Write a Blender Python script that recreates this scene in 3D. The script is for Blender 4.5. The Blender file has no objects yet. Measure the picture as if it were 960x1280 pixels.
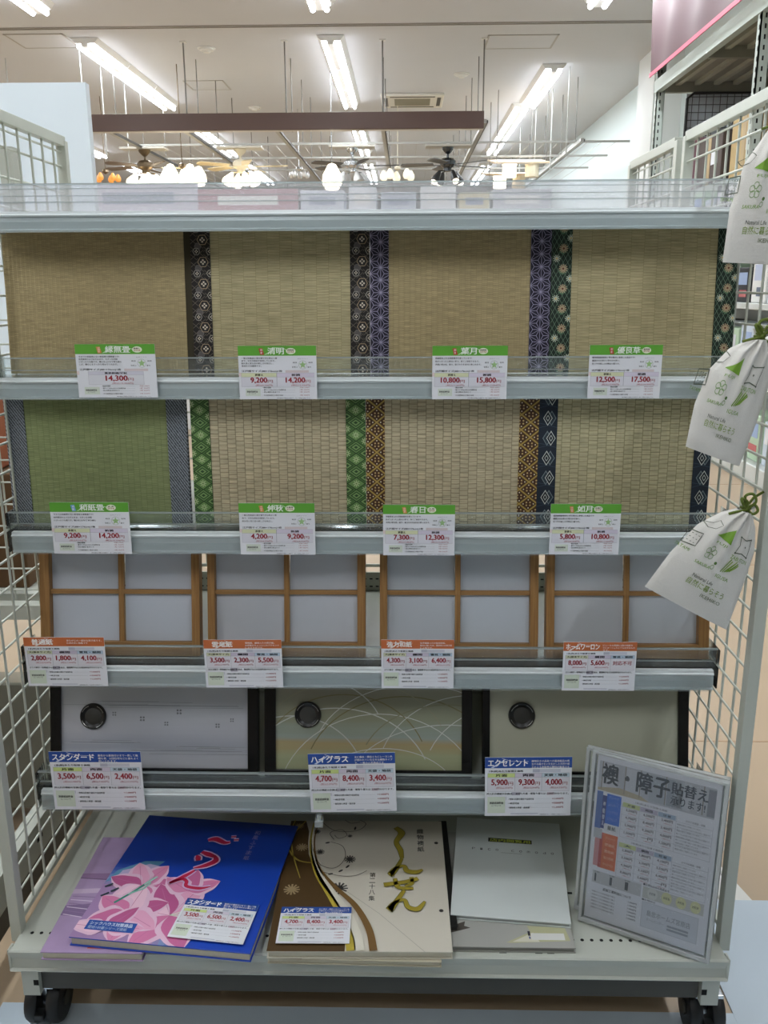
import bpy, math, random
from mathutils import Vector, Matrix
random.seed(7)
PI = math.pi
COL = bpy.context.scene.collection
SC = bpy.context.scene

# ------------------------------------------------------------------ camera
FPX, VPX, VPY, ROLL, CAMZ = 1100.0, 508.0, 355.0, 0.0045, 0.97
_ph = math.atan((640 - VPY) / FPX)
_ps = math.atan((VPX - 480) / (FPX / math.cos(_ph)))
FW = Vector((-math.sin(_ps) * math.cos(_ph), math.cos(_ps) * math.cos(_ph), -math.sin(_ph)))
_r = FW.cross(Vector((0, 0, 1))).normalized(); _u = _r.cross(FW)
RT = _r * math.cos(ROLL) - _u * math.sin(ROLL)
UP = _u * math.cos(ROLL) + _r * math.sin(ROLL)
CPOS = Vector((0, 0, CAMZ))
cd = bpy.data.cameras.new('camera'); cam = bpy.data.objects.new('camera', cd); COL.objects.link(cam)
cd.sensor_fit = 'VERTICAL'; cd.sensor_height = 36; cd.lens = FPX / 1280 * 36; cd.clip_start = 0.02; cd.clip_end = 200
m = Matrix.Identity(4)
for i in range(3):
    m[i][0] = RT[i]; m[i][1] = UP[i]; m[i][2] = -FW[i]; m[i][3] = CPOS[i]
cam.matrix_world = m
SC.camera = cam

def _ray(x, y): return RT * ((x - 480) / FPX) - UP * ((y - 640) / FPX) + FW
def at_y(x, y, Y):          # point of a photograph pixel on the plane of depth Y
    d = _ray(x, y); return CPOS + d * (Y / d.y)
def at_z(x, y, Z):
    d = _ray(x, y); return CPOS + d * ((Z - CAMZ) / d.z)

# ------------------------------------------------------------------ world, view
SC.view_settings.view_transform = 'Standard'; SC.view_settings.look = 'None'
SC.view_settings.gamma = 1; SC.view_settings.exposure = 0.42
w = bpy.data.worlds.new('world'); SC.world = w; w.use_nodes = True
w.node_tree.nodes['Background'].inputs[0].default_value = (.8, .9, 1, 1)
w.node_tree.nodes['Background'].inputs[1].default_value = 0.2
CEIL = 3.4
LAMP_POWER = 52.0

# ------------------------------------------------------------------ materials
def lin(c): return tuple(((v / 12.92) if v <= .04045 else ((v + .055) / 1.055) ** 2.4) for v in c)
def hexc(h): return lin(tuple(int(h[i:i + 2], 16) / 255 for i in (0, 2, 4)))
MATS = {}
def mat(h, rough=.6, metal=0, noise=0, nscale=30, bump=0, spec=.5, name=None, emit=0):
    key = (h, rough, metal, noise, nscale, bump, spec, emit)
    if key in MATS: return MATS[key]
    m = bpy.data.materials.new(name or 'paint_' + h); m.use_nodes = True
    nt = m.node_tree; b = nt.nodes['Principled BSDF']; c = hexc(h)
    b.inputs['Base Color'].default_value = (*c, 1); b.inputs['Roughness'].default_value = rough
    b.inputs['Metallic'].default_value = metal; b.inputs['Specular IOR Level'].default_value = spec
    if emit:
        b.inputs['Emission Color'].default_value = (*c, 1); b.inputs['Emission Strength'].default_value = emit
        m.cycles.emission_sampling = 'NONE'
    if noise or bump:
        tc = nt.nodes.new('ShaderNodeTexCoord'); n = nt.nodes.new('ShaderNodeTexNoise')
        n.inputs['Scale'].default_value = nscale; n.inputs['Detail'].default_value = 4
        nt.links.new(tc.outputs['Object'], n.inputs['Vector'])
        if noise:
            mx = nt.nodes.new('ShaderNodeMix'); mx.data_type = 'RGBA'
            mx.inputs[6].default_value = (*[v * (1 - noise) for v in c], 1)
            mx.inputs[7].default_value = (*[min(1, v * (1 + noise)) for v in c], 1)
            nt.links.new(n.outputs['Fac'], mx.inputs[0]); nt.links.new(mx.outputs[2], b.inputs['Base Color'])
        if bump:
            bp = nt.nodes.new('ShaderNodeBump'); bp.inputs['Strength'].default_value = bump
            bp.inputs['Distance'].default_value = .001
            nt.links.new(n.outputs['Fac'], bp.inputs['Height']); nt.links.new(bp.outputs[0], b.inputs['Normal'])
    MATS[key] = m; return m

def acrylic(name='clear_acrylic', tint=(.93, .96, .96), haze=.06, rough=.06, hz=(.8, .85, .85), ior=1.32):
    m = bpy.data.materials.new(name); m.use_nodes = True; nt = m.node_tree
    for n in list(nt.nodes):
        if n.type != 'OUTPUT_MATERIAL': nt.nodes.remove(n)
    out = [n for n in nt.nodes if n.type == 'OUTPUT_MATERIAL'][0]
    tr = nt.nodes.new('ShaderNodeBsdfTransparent'); tr.inputs[0].default_value = (*tint, 1)
    gl = nt.nodes.new('ShaderNodeBsdfGlossy'); gl.inputs['Roughness'].default_value = rough
    df = nt.nodes.new('ShaderNodeBsdfDiffuse'); df.inputs[0].default_value = (*hz, 1)
    fr = nt.nodes.new('ShaderNodeFresnel'); fr.inputs[0].default_value = ior
    a = nt.nodes.new('ShaderNodeMixShader'); a.inputs[0].default_value = haze
    b = nt.nodes.new('ShaderNodeMixShader')
    nt.links.new(tr.outputs[0], a.inputs[1]); nt.links.new(df.outputs[0], a.inputs[2])
    nt.links.new(fr.outputs[0], b.inputs[0]); nt.links.new(a.outputs[0], b.inputs[1]); nt.links.new(gl.outputs[0], b.inputs[2])
    nt.links.new(b.outputs[0], out.inputs[0]); return m
ACR = acrylic(); ACR2 = acrylic('acrylic_rim', (.8, .88, .88), .35)
ACRT = acrylic('glare_haze_top_acrylic', (.97, .97, .99), .24, .10, (.93, .94, .97), 1.6)  # top guard: whitish haze in the material stands in for lamp reflections
STRIP = acrylic('clear_label_strip', (.95, .97, .97), .04, .12)
VINYL = acrylic('hard_clear_case', (.985, .99, .99), .03, .1)
VEDGE = acrylic('case_edge', (.9, .94, .94), .45, .2, (.85, .88, .88))
WRAP = acrylic('thin_clear_wrap', (.98, .98, .98), .02, .08)

def mat_tatami(name, c1, c2, row_w=.011, reed=.003, gap=.12, squash_noise=.35):
    m = bpy.data.materials.new(name); m.use_nodes = True; nt = m.node_tree; b = nt.nodes['Principled BSDF']
    b.inputs['Roughness'].default_value = .75; b.inputs['Specular IOR Level'].default_value = .25
    tc = nt.nodes.new('ShaderNodeTexCoord'); sp = nt.nodes.new('ShaderNodeSeparateXYZ'); cb = nt.nodes.new('ShaderNodeCombineXYZ')
    nt.links.new(tc.outputs['Object'], sp.inputs[0])
    nt.links.new(sp.outputs['Z'], cb.inputs['X']); nt.links.new(sp.outputs['X'], cb.inputs['Y'])
    nz = nt.nodes.new('ShaderNodeTexNoise'); nz.inputs['Scale'].default_value = 60; nz.inputs['Detail'].default_value = 2
    nt.links.new(tc.outputs['Object'], nz.inputs['Vector'])
    va = nt.nodes.new('ShaderNodeVectorMath'); va.operation = 'MULTIPLY_ADD'
    va.inputs[1].default_value = (.002, .0008, 0)
    nt.links.new(nz.outputs['Color'], va.inputs[0]); nt.links.new(cb.outputs[0], va.inputs[2])
    br = nt.nodes.new('ShaderNodeTexBrick')
    br.inputs['Scale'].default_value = 1; br.inputs['Brick Width'].default_value = reed; br.inputs['Row Height'].default_value = row_w
    br.inputs['Mortar Size'].default_value = reed * gap; br.inputs['Mortar Smooth'].default_value = .8; br.offset = .5
    br.inputs['Color1'].default_value = (*hexc(c1), 1); br.inputs['Color2'].default_value = (*[v * .86 for v in hexc(c1)], 1)
    br.inputs['Mortar'].default_value = (*hexc(c2), 1); br.inputs['Bias'].default_value = 0
    nt.links.new(va.outputs[0], br.inputs['Vector'])
    # stray longer reeds: noise stretched along x
    mp = nt.nodes.new('ShaderNodeMapping'); mp.inputs['Scale'].default_value = (40, 40, 900)
    nt.links.new(tc.outputs['Object'], mp.inputs[0])
    n2 = nt.nodes.new('ShaderNodeTexNoise'); n2.inputs['Scale'].default_value = 1; n2.inputs['Detail'].default_value = 2
    nt.links.new(mp.outputs[0], n2.inputs['Vector'])
    rp = nt.nodes.new('ShaderNodeMapRange'); rp.inputs[1].default_value = .3; rp.inputs[2].default_value = .7
    rp.inputs[3].default_value = 1.12 - squash_noise; rp.inputs[4].default_value = 1.3
    nt.links.new(n2.outputs['Fac'], rp.inputs[0])
    ml = nt.nodes.new('ShaderNodeMix'); ml.data_type = 'RGBA'; ml.blend_type = 'MULTIPLY'; ml.inputs[0].default_value = 1
    nt.links.new(br.outputs['Color'], ml.inputs[6]); nt.links.new(rp.outputs[0], ml.inputs[7])
    nt.links.new(ml.outputs[2], b.inputs['Base Color'])
    bp = nt.nodes.new('ShaderNodeBump'); bp.invert = True; bp.inputs['Strength'].default_value = .5; bp.inputs['Distance'].default_value = .0006
    nt.links.new(br.outputs['Fac'], bp.inputs['Height']); nt.links.new(bp.outputs[0], b.inputs['Normal'])
    return m

def mat_wood(name, c1, c2, axis=2, scale=60, rough=.5):
    m = bpy.data.materials.new(name); m.use_nodes = True; nt = m.node_tree; b = nt.nodes['Principled BSDF']
    b.inputs['Roughness'].default_value = rough
    tc = nt.nodes.new('ShaderNodeTexCoord'); mp = nt.nodes.new('ShaderNodeMapping')
    s = [scale * 6] * 3; s[axis] = scale * .25; mp.inputs['Scale'].default_value = s
    nt.links.new(tc.outputs['Object'], mp.inputs[0])
    n = nt.nodes.new('ShaderNodeTexNoise'); n.inputs['Scale'].default_value = 1; n.inputs['Detail'].default_value = 5
    nt.links.new(mp.outputs[0], n.inputs['Vector'])
    rp = nt.nodes.new('ShaderNodeValToRGB'); rp.color_ramp.elements[0].position = .3; rp.color_ramp.elements[1].position = .7
    rp.color_ramp.elements[0].color = (*hexc(c2), 1); rp.color_ramp.elements[1].color = (*hexc(c1), 1)
    nt.links.new(n.outputs['Fac'], rp.inputs[0]); nt.links.new(rp.outputs[0], b.inputs['Base Color'])
    return m

def mat_check(name, c1, c2, s):
    m = bpy.data.materials.new(name); m.use_nodes = True; nt = m.node_tree; b = nt.nodes['Principled BSDF']
    b.inputs['Roughness'].default_value = .8
    tc = nt.nodes.new('ShaderNodeTexCoord'); mp = nt.nodes.new('ShaderNodeMapping')
    mp.inputs['Rotation'].default_value = (0, .6, 0)
    nt.links.new(tc.outputs['Object'], mp.inputs[0])
    wv = nt.nodes.new('ShaderNodeTexWave'); wv.bands_direction = 'X'; wv.inputs['Scale'].default_value = s; wv.inputs['Distortion'].default_value = 3
    wv.inputs['Detail Scale'].default_value = 8
    nt.links.new(mp.outputs[0], wv.inputs['Vector'])
    rp = nt.nodes.new('ShaderNodeValToRGB'); rp.color_ramp.elements[0].position = .35; rp.color_ramp.elements[1].position = .6
    rp.color_ramp.elements[0].color = (*hexc(c1), 1); rp.color_ramp.elements[1].color = (*hexc(c2), 1)
    nt.links.new(wv.outputs['Color'], rp.inputs[0]); nt.links.new(rp.outputs[0], b.inputs['Base Color'])
    return m

WHITE = mat('b6bab0', .42, name='powder_coat_white', noise=.03, nscale=8)
RAIL = mat('d3dadb', .28, name='aluminium_price_rail', spec=.6)
DARKP = mat('403f38', .5, name='charcoal_kick_panel')
BLACKP = mat('101010', .25, name='black_lacquer')
RUBBER = mat('17191a', .45, name='caster_rubber')
CHROME = mat('c8ccd0', .22, 1, name='chrome')
STEEL = mat('b9bdb2', .35, name='cream_wire_coat')
PANELG = mat('b2b6a8', .5, name='perforated_back_panel', noise=.03)
HOLE = mat('0c0c0c', .9, name='dark_hole')

# ------------------------------------------------------------------ mesh builder
class MB:
    def __init__(s): s.v = []; s.f = []; s.mi = []; s.ms = []
    def m(s, mt):
        if mt not in s.ms: s.ms.append(mt)
        return s.ms.index(mt)
    def add(s, vs, fs, mt):
        o = len(s.v); s.v += [tuple(p) for p in vs]; k = s.m(mt)
        for f in fs: s.f.append([i + o for i in f]); s.mi.append(k)
    def box(s, a, b, mt, M=None):
        (x0, y0, z0), (x1, y1, z1) = a, b
        x0, x1 = min(x0, x1), max(x0, x1); y0, y1 = min(y0, y1), max(y0, y1); z0, z1 = min(z0, z1), max(z0, z1)
        vs = [(x0, y0, z0), (x1, y0, z0), (x1, y1, z0), (x0, y1, z0), (x0, y0, z1), (x1, y0, z1), (x1, y1, z1), (x0, y1, z1)]
        if M is not None: vs = [tuple(M @ Vector(p)) for p in vs]
        s.add(vs, [(0, 3, 2, 1), (4, 5, 6, 7), (0, 1, 5, 4), (1, 2, 6, 5), (2, 3, 7, 6), (3, 0, 4, 7)], mt); return s
    def prism(s, prof, axis, a, b, mt):     # prof: 2-D polygon in the two other axes, extruded a..b along axis
        n = len(prof); vs = []
        for t in (a, b):
            for p, q in prof:
                vs.append({'x': (t, p, q), 'y': (p, t, q), 'z': (p, q, t)}[axis])
        fs = [tuple(range(n))[::-1], tuple(range(n, 2 * n))] + [(i, (i + 1) % n, (i + 1) % n + n, i + n) for i in range(n)]
        s.add(vs, fs, mt); return s
    def tube(s, pts, r, mt, seg=8, cap=True):
        pts = [Vector(p) for p in pts]; n = len(pts); rr = r if isinstance(r, (list, tuple)) else [r] * n
        vs = []; ref = None
        for i, p in enumerate(pts):
            d = (pts[min(i + 1, n - 1)] - pts[max(i - 1, 0)]).normalized()
            if ref is None:
                ref = Vector((0, 0, 1)) if abs(d.z) < .9 else Vector((1, 0, 0))
            a = d.cross(ref).normalized(); b = a.cross(d).normalized(); ref = b
            for k in range(seg):
                t = 2 * PI * k / seg
                vs.append(p + (a * math.cos(t) + b * math.sin(t)) * rr[i])
        fs = []
        for i in range(n - 1):
            for k in range(seg):
                k2 = (k + 1) % seg
                fs.append((i * seg + k, i * seg + k2, (i + 1) * seg + k2, (i + 1) * seg + k))
        if cap: fs.append(tuple(range(seg))); fs.append(tuple(range((n - 1) * seg, n * seg))[::-1])
        s.add(vs, fs, mt); return s
    def lathe(s, prof, mt, c=(0, 0, 0), axis='z', seg=24):
        n = len(prof); vs = []; c = Vector(c)
        for k in range(seg):
            t = 2 * PI * k / seg
            for r, h in prof:
                a, b = r * math.cos(t), r * math.sin(t)
                vs.append(c + Vector({'z': (a, b, h), 'y': (a, h, b), 'x': (h, a, b)}[axis]))
        fs = [(k * n + i, ((k + 1) % seg) * n + i, ((k + 1) % seg) * n + i + 1, k * n + i + 1) for k in range(seg) for i in range(n - 1)]
        s.add(vs, fs, mt); return s
    def build(s, name, parent=None, off=(0, 0, 0), smooth=False, bevel=0):
        me = bpy.data.meshes.new(name); ox, oy, oz = off
        me.from_pydata([(x - ox, y - oy, z - oz) for x, y, z in s.v], [], s.f)
        for mt in s.ms: me.materials.append(mt)
        me.polygons.foreach_set('material_index', s.mi)
        if smooth:
            me.polygons.foreach_set('use_smooth', [True] * len(s.f))
            if smooth != 'all': me.set_sharp_from_angle(angle=.7)
        me.update(); me.validate()
        o = bpy.data.objects.new(name, me); COL.objects.link(o)
        if parent: o.parent = parent
        if bevel:
            md = o.modifiers.new('bevel', 'BEVEL'); md.width = bevel; md.segments = 2; md.limit_method = 'ANGLE'
            md.angle_limit = .8
        return o

def tag(o, label, cat, group=None):
    o['label'] = label; o['category'] = cat
    if group: o['group'] = group
    return o
def thing(name, label, cat, loc=(0, 0, 0), rot=(0, 0, 0), group=None):
    o = bpy.data.objects.new(name, None); COL.objects.link(o); o.location = loc; o.rotation_euler = rot
    o.empty_display_size = .05
    return tag(o, label, cat, group)
def struct(o): o['kind'] = 'structure'; return o
def dup_part(src, parent, loc):
    c = src.copy(); COL.objects.link(c); c.parent = parent; c.location = loc; return c

# ------------------------------------------------------------------ flat print: text, lines and shapes laid on a surface
_TX = {}
def glyphs(s, bold):
    k = (s, bold)
    if k not in _TX:
        cu = bpy.data.curves.new('t', 'FONT'); cu.body = s; cu.size = 1; cu.resolution_u = 2; cu.offset = bold; cu.fill_mode = 'FRONT'
        ob = bpy.data.objects.new('t', cu); me = bpy.data.meshes.new_from_object(ob)
        vs = [(v.co.x, v.co.y) for v in me.vertices]; fs = [tuple(p.vertices) for p in me.polygons]
        bpy.data.meshes.remove(me); bpy.data.objects.remove(ob); bpy.data.curves.remove(cu)
        if vs:
            x0 = min(v[0] for v in vs); x1 = max(v[0] for v in vs); y0 = min(v[1] for v in vs); y1 = max(v[1] for v in vs)
        else: x0 = x1 = y0 = y1 = 0
        _TX[k] = (vs, fs, (x0, x1, y0, y1))
    return _TX[k]
def clip_rect(poly, x0, y0, x1, y1):
    def cut(ps, f):
        out = []
        for i in range(len(ps)):
            a, b = ps[i], ps[(i + 1) % len(ps)]; fa, fb = f(a), f(b)
            if fa >= 0: out.append(a)
            if (fa >= 0) != (fb >= 0):
                t = fa / (fa - fb); out.append((a[0] + (b[0] - a[0]) * t, a[1] + (b[1] - a[1]) * t))
        return out
    for f in (lambda p: p[0] - x0, lambda p: x1 - p[0], lambda p: p[1] - y0, lambda p: y1 - p[1]):
        poly = cut(poly, f)
        if len(poly) < 3: return []
    return poly
class Print:
    def __init__(s, fn, w=1., h=1., mb=None, clip=None): s.fn = fn; s.w = w; s.h = h; s.mb = mb or MB(); s.clip = clip
    def _m(s, c): return c if not isinstance(c, str) else mat(c, .55, name='ink_' + c)
    def poly(s, pts, c, layer=1):
        pts = [(x * s.w, y * s.h) for x, y in pts]
        ar = sum(pts[i][0] * pts[(i + 1) % len(pts)][1] - pts[(i + 1) % len(pts)][0] * pts[i][1] for i in range(len(pts)))
        if ar < 0: pts = pts[::-1]
        if s.clip: pts = clip_rect(pts, *s.clip)
        if len(pts) < 3: return
        s.mb.add([s.fn(x, y, layer) for x, y in pts], [tuple(range(len(pts)))], s._m(c))
    def rect(s, x0, y0, x1, y1, c, layer=1): s.poly([(x0, y0), (x1, y0), (x1, y1), (x0, y1)], c, layer)
    def line(s, pts, wd, c, layer=2):        # wd in metres
        n = len(pts); ws = wd if isinstance(wd, (list, tuple)) else [wd] * n
        P = [Vector((x * s.w, y * s.h)) for x, y in pts]
        if n == 2 or s.clip:
            for i in range(n - 1):
                d = (P[i + 1] - P[i])
                if d.length < 1e-9: continue
                d.normalize(); q = Vector((-d.y, d.x))
                a, b = P[i] + q * ws[i] / 2, P[i + 1] + q * ws[i + 1] / 2; a2, b2 = P[i] - q * ws[i] / 2, P[i + 1] - q * ws[i + 1] / 2
                s._raw([a2, b2, b, a], c, layer)
            return
        L = []; R_ = []
        for i in range(n):
            d = (P[min(i + 1, n - 1)] - P[max(i - 1, 0)]).normalized(); q = Vector((-d.y, d.x)) * ws[i] / 2
            L.append(P[i] + q); R_.append(P[i] - q)
        vs = [s.fn(p.x, p.y, layer) for p in L + R_]
        s.mb.add(vs, [(n + i, n + i + 1, i + 1, i) for i in range(n - 1)], s._m(c))
    def _raw(s, pts, c, layer):
        pts = [(p[0], p[1]) for p in pts]
        if s.clip: pts = clip_rect(pts, *s.clip)
        if len(pts) >= 3: s.mb.add([s.fn(x, y, layer) for x, y in pts], [tuple(range(len(pts)))], s._m(c))
    def ell(s, cx, cy, rx, ry, c, layer=2, n=16, a=0):
        ca, sa = math.cos(a), math.sin(a); pts = []
        for k in range(n):
            t = 2 * PI * k / n; x, y = rx * math.cos(t), ry * math.sin(t)
            pts.append((cx + x * ca - y * sa, cy + x * sa + y * ca))
        s.poly(pts, c, layer)
    def ring(s, cx, cy, rx, ry, wd, c, layer=2, n=20, a0=0, a1=2 * PI):
        s.line([(cx + rx * math.cos(a0 + (a1 - a0) * k / n), cy + ry * math.sin(a0 + (a1 - a0) * k / n)) for k in range(n + 1)], wd, c, layer)
    def text(s, t, x0, y0, x1, y1, c, bold=0., layer=3, keep=False, rot=0):
        vs, fs, (bx0, bx1, by0, by1) = glyphs(t, 0)
        if not vs: return
        W = (x1 - x0) * s.w; H = (y1 - y0) * s.h; sx = W / (bx1 - bx0); sy = H / (by1 - by0)
        if keep: sx = sy = min(sx, sy)
        cx, cy = (x0 * s.w + W / 2, y0 * s.h + H / 2); mx, my = (bx0 + bx1) / 2, (by0 + by1) / 2
        ca, sa = math.cos(rot), math.sin(rot); b_ = bold * 1.1
        for ci, (ox, oy) in enumerate(((0, 0),) if not bold else ((-b_, 0), (b_, 0), (0, b_))):
            out = []
            for x, y in vs:
                x, y = (x - mx + ox) * sx, (y - my + oy) * sy
                out.append(s.fn(cx + x * ca - y * sa, cy + x * sa + y * ca, layer + ci * .3))
            s.mb.add(out, fs, s._m(c))
    def fill(s, pts, c, layer=1, n=7):       # large shape laid on a curved cloth, cut into small cells
        xs = [p[0] for p in pts]; ys = [p[1] for p in pts]; x0, x1, y0, y1 = min(xs), max(xs), min(ys), max(ys)
        for i in range(n):
            for j in range(n):
                q = clip_rect(pts, x0 + (x1 - x0) * i / n, y0 + (y1 - y0) * j / n, x0 + (x1 - x0) * (i + 1) / n, y0 + (y1 - y0) * (j + 1) / n)
                if len(q) > 2: s.poly(q, c, layer)
    def vtext(s, t, x, y0, y1, size_w, c, bold=0., layer=3):    # vertical writing, top y1 down to y0
        n = len(t); st = (y1 - y0) / n
        for i, ch in enumerate(t):
            s.text(ch, x - size_w / 2, y1 - st * (i + .9), x + size_w / 2, y1 - st * (i + .1), c, bold, layer)

# ------------------------------------------------------------------ the room
struct(MB().box((-9, -7, -.05), (9, 32, 0), mat('ab967c', .35, name='beige_vinyl_floor', noise=.06, nscale=1.5)).build('floor'))
struct(MB().box((-9, -7, CEIL), (9, 32, CEIL + .1), mat('c6c8cb', .8, name='ceiling_board', noise=.02, nscale=2)).build('ceiling'))
struct(MB().box((-9.1, -7, 0), (-9, 32, CEIL), mat('dfe0da', .7, name='wall_paint')).build('wall_left'))
struct(MB().box((2.95, 7.9, 0), (3.05, 32, CEIL), mat('cfdcdb', .5, name='pale_teal_wall_panel')).build('wall_right'))
struct(MB().box((8.9, -7, 0), (9, 7.9, CEIL), mat('dfe0da', .7)).build('wall_right_near'))
struct(MB().box((-9, 31.9, 0), (9, 32, CEIL), mat('e4e3dd', .7)).build('wall_back'))
struct(MB().box((-9, -7.1, 0), (9, -7, CEIL), mat('dfe0da', .7)).build('wall_front'))
struct(MB().box((2.65, 10.3, 0), (2.95, 11.0, CEIL), mat('dfe3e1', .6, name='column_white')).build('trim_1'))
struct(MB().box((-9, 9.38, CEIL - .006), (3.3, 9.41, CEIL), mat('8b8680', .6)).box((-9, 9.44, CEIL - .006), (3.3, 9.455, CEIL), mat('8b8680', .6)).build('trim_2'))
WSHEET = mat('bfccd6', .22, name='glossy_white_floor_sheet', noise=.04, nscale=3)
struct(MB().prism([(-.56, -.8), (.45, -.8), (.45, 1.005), (-.56, 1.005)], 'z', 0, .0015, WSHEET).build('trim_3'))
struct(MB().prism([(.45, -.8), (2.2, -.8), (2.2, 1.232), (.45, 1.235)], 'z', 0, .0018, WSHEET).build('trim_4'))
struct(MB().prism([(.42, 1.235), (.5635, 1.2345), (.5, 1.5), (.42, 1.78)], 'z', 0, .0012, mat('d9d8d2', .3)).build('trim_5'))
for k, yy in enumerate((1.75, 3.0, 4.3, 5.9)):
    struct(MB().box((.42, yy, 0), (1.7, yy + .004, .0008), mat('a98d70', .5)).build('trim_%d' % (6 + k)))

# ------------------------------------------------------------------ gondola
GX0, GX1 = -.502, .404
YF, YB, YL = 1.06, 1.37, .93      # shelf front, spine, base lip
G = thing('display_gondola', 'white steel sample gondola on casters with five shelves and mesh side panels', 'display shelf', (-.049, 1.17, 0))
go = tuple(G.location)
def shelf(z0, z1, zg, ends=(GX0 + .004, GX1 - .004)):
    x0, x1 = ends; zt = z1 - .002
    b = MB().box((x0 + .004, YF + .008, zt - .004), (x1 - .004, YB, zt), WHITE)
    b.box((x0 + .004, YF + .008, z0 + .001), (x1 - .004, YF + .011, zt), WHITE)
    b.box((x0 + .004, YF + .011, z0 + .001), (x0 + .006, YB, zt), WHITE).box((x1 - .006, YF + .011, z0 + .001), (x1 - .004, YB, zt), WHITE)
    b.box((x0 + .004, YB - .003, z0 + .001), (x1 - .004, YB, zt), WHITE)
    sh = b.build('shelf', G, go)
    h = z1 - z0
    prof = [(YF + .008, z0), (YF - .001, z0), (YF - .002, z0 + .002), (YF + .0005, z0 + .0035), (YF - .0005, z0 + h * .5), (YF + .001, z1 - .0065),
            (YF - .0015, z1 - .006), (YF - .002, z1 - .004), (YF + .0005, z1 - .003), (YF + .001, z1), (YF + .008, z1)]
    MB().prism(prof, 'x', x0, x1, RAIL).build('price_rail', sh, go)
    MB().box((x0 + .001, YF - .0035, z0 - .0005), (x1 - .001, YF - .0028, z1 - .006), STRIP).build('clear_label_strip', sh, go)
    A1 = ACRT if z1 > 1 else ACR
    tl = .013 if z1 > 1 else 0
    g = MB().prism([(YF + .010, z1), (YF + .0125, z1), (YF + .0125 + tl, zg), (YF + .010 + tl, zg)], 'x', x0 - .006, x1 + .006, A1)
    g.box((x0 - .006, YF + .0085 + tl, zg - .0016), (x1 + .006, YF + .0128 + tl, zg), ACR2)
    g.box((x0 - .004, YF + .009 + tl * .33, z1 + (zg - z1) * .33), (x1 + .004, YF + .0125 + tl * .33, z1 + (zg - z1) * .33 + .001), ACR2)
    if tl:
        for q in (.55, .8): g.box((x0 - .004, YF + .0095 + tl * q, z1 + (zg - z1) * q), (x1 + .004, YF + .0115 + tl * q, z1 + (zg - z1) * q + .0008), ACR2)
    g.box((x0 - .006, YF + .010, z1 - .001), (x1 + .006, YF + .045, z1), ACR)
    g.build('acrylic_guard', sh, go)
    for xe, d in ((x0, -1), (x1, 1)):
        MB().box((xe + d * .0065, YF + .006, z0 - .001), (xe + d * .008, YF + .05, zg - .001), ACR).build('guard_end', sh, go)
    return sh
SH = [(1.030, 1.0528, 1.0855), (.836, .8617, .8854), (.641, .668, .692), (.457, .4834, .5104), (.2715, .300, .3239)]
for a in SH: last_shelf = shelf(*a)
tpeg = MB().tube([(-.1165, 1.055, .271), (-.1165, 1.055, .262)], .004, ACR2, 8).box((-.122, 1.048, .255), (-.111, 1.062, .263), ACR2)
tpeg.build('clear_clip', last_shelf, go)
# base deck
ZD = .153
dk = MB().box((GX0 + .002, YL + .004, ZD - .003), (GX1 - .002, YB, ZD), WHITE)
dprof = [(YL + .006, ZD - .030), (YL - .002, ZD - .030), (YL - .003, ZD - .028), (YL + .0005, ZD - .026), (YL + .002, ZD - .014), (YL - .001, ZD - .004), (YL - .002, ZD - .001), (YL, ZD + .001), (YL + .006, ZD + .001)]
dk.prism(dprof, 'x', GX0, GX1, WHITE)
deck = dk.build('base_deck', G, go)
hb = MB()
for k in range(72):
    x = -.485 + k * .0123
    hb.lathe([(0, .0003), (.0024, .0003), (.0024, 0)], HOLE, (x, .962, ZD + .0001), 'z', 8)
for x in (-.461, -.10, .02, .12, .165, .18): hb.box((x, YL + .004, ZD), (x + .009, YL + .008, ZD + .0003), HOLE)
for x in (-.35, -.14, .22): hb.box((x, 1.05, ZD), (x + .012, 1.054, ZD + .0003), HOLE)
hb.build('punched_holes', deck, go)['kind'] = 'stuff'
for xe in (GX0, GX1):
    MB().prism([(YL, ZD - .03), (YL + .012, ZD - .03), (YL + .012, ZD + .001), (YL - .001, ZD + .001)], 'x', xe - .0015, xe + .0015, WHITE).build('deck_end_cap', deck, go)
MB().box((-.478, YL + .022, .076), (.378, YL + .026, ZD - .003), DARKP).build('kick_panel', G, go)
for x in (-.497, .380):
    l = MB().box((x, YL + .014, .072), (x + .022, YL + .03, ZD - .004), WHITE).box((x + (.015 if x < 0 else 0), YL + .0135, .088), (x + (.0215 if x < 0 else .0065), YL + .0142, .096), HOLE)
    l.box((x, YL + .03, .095), (x + .022, YB, .13), WHITE)
    l.build('base_bracket', G, go)
# spine: posts, back panel, wire back
for x in (-.494, .380): MB().box((x, 1.372, .07), (x + .02, 1.40, 1.06), WHITE).build('spine_post', G, go)
bp_ = MB().box((-.474, 1.372, .10), (.38, 1.376, .512), PANELG)
bp = bp_.build('back_panel', G, go)
hb = MB()
for zz in (.500, .487, .34, .327):
    for k in range(84): hb.box((-.468 + k * .01, 1.3712, zz), (-.463 + k * .01, 1.372, zz + .002), HOLE)
hb.build('panel_slots', bp, go)['kind'] = 'stuff'
bkm = MB().tube([(-.474, 1.385, .52), (.38, 1.385, .52), (.38, 1.385, 1.05), (-.474, 1.385, 1.05), (-.474, 1.385, .52)], .003, STEEL, 6).build('back_mesh', G, go, True)
wv = None
for k in range(22):
    x = -.44 + k * .0373
    if wv is None:
        wv = MB().tube([(0, 0, 0), (0, 0, .53)], .0014, STEEL, 6, False).build('wire', bkm); wv.location = (x - go[0], 1.385 - go[1], .52)
    else: dup_part(wv, bkm, (x - go[0], 1.385 - go[1], .52))
wh = None
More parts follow.
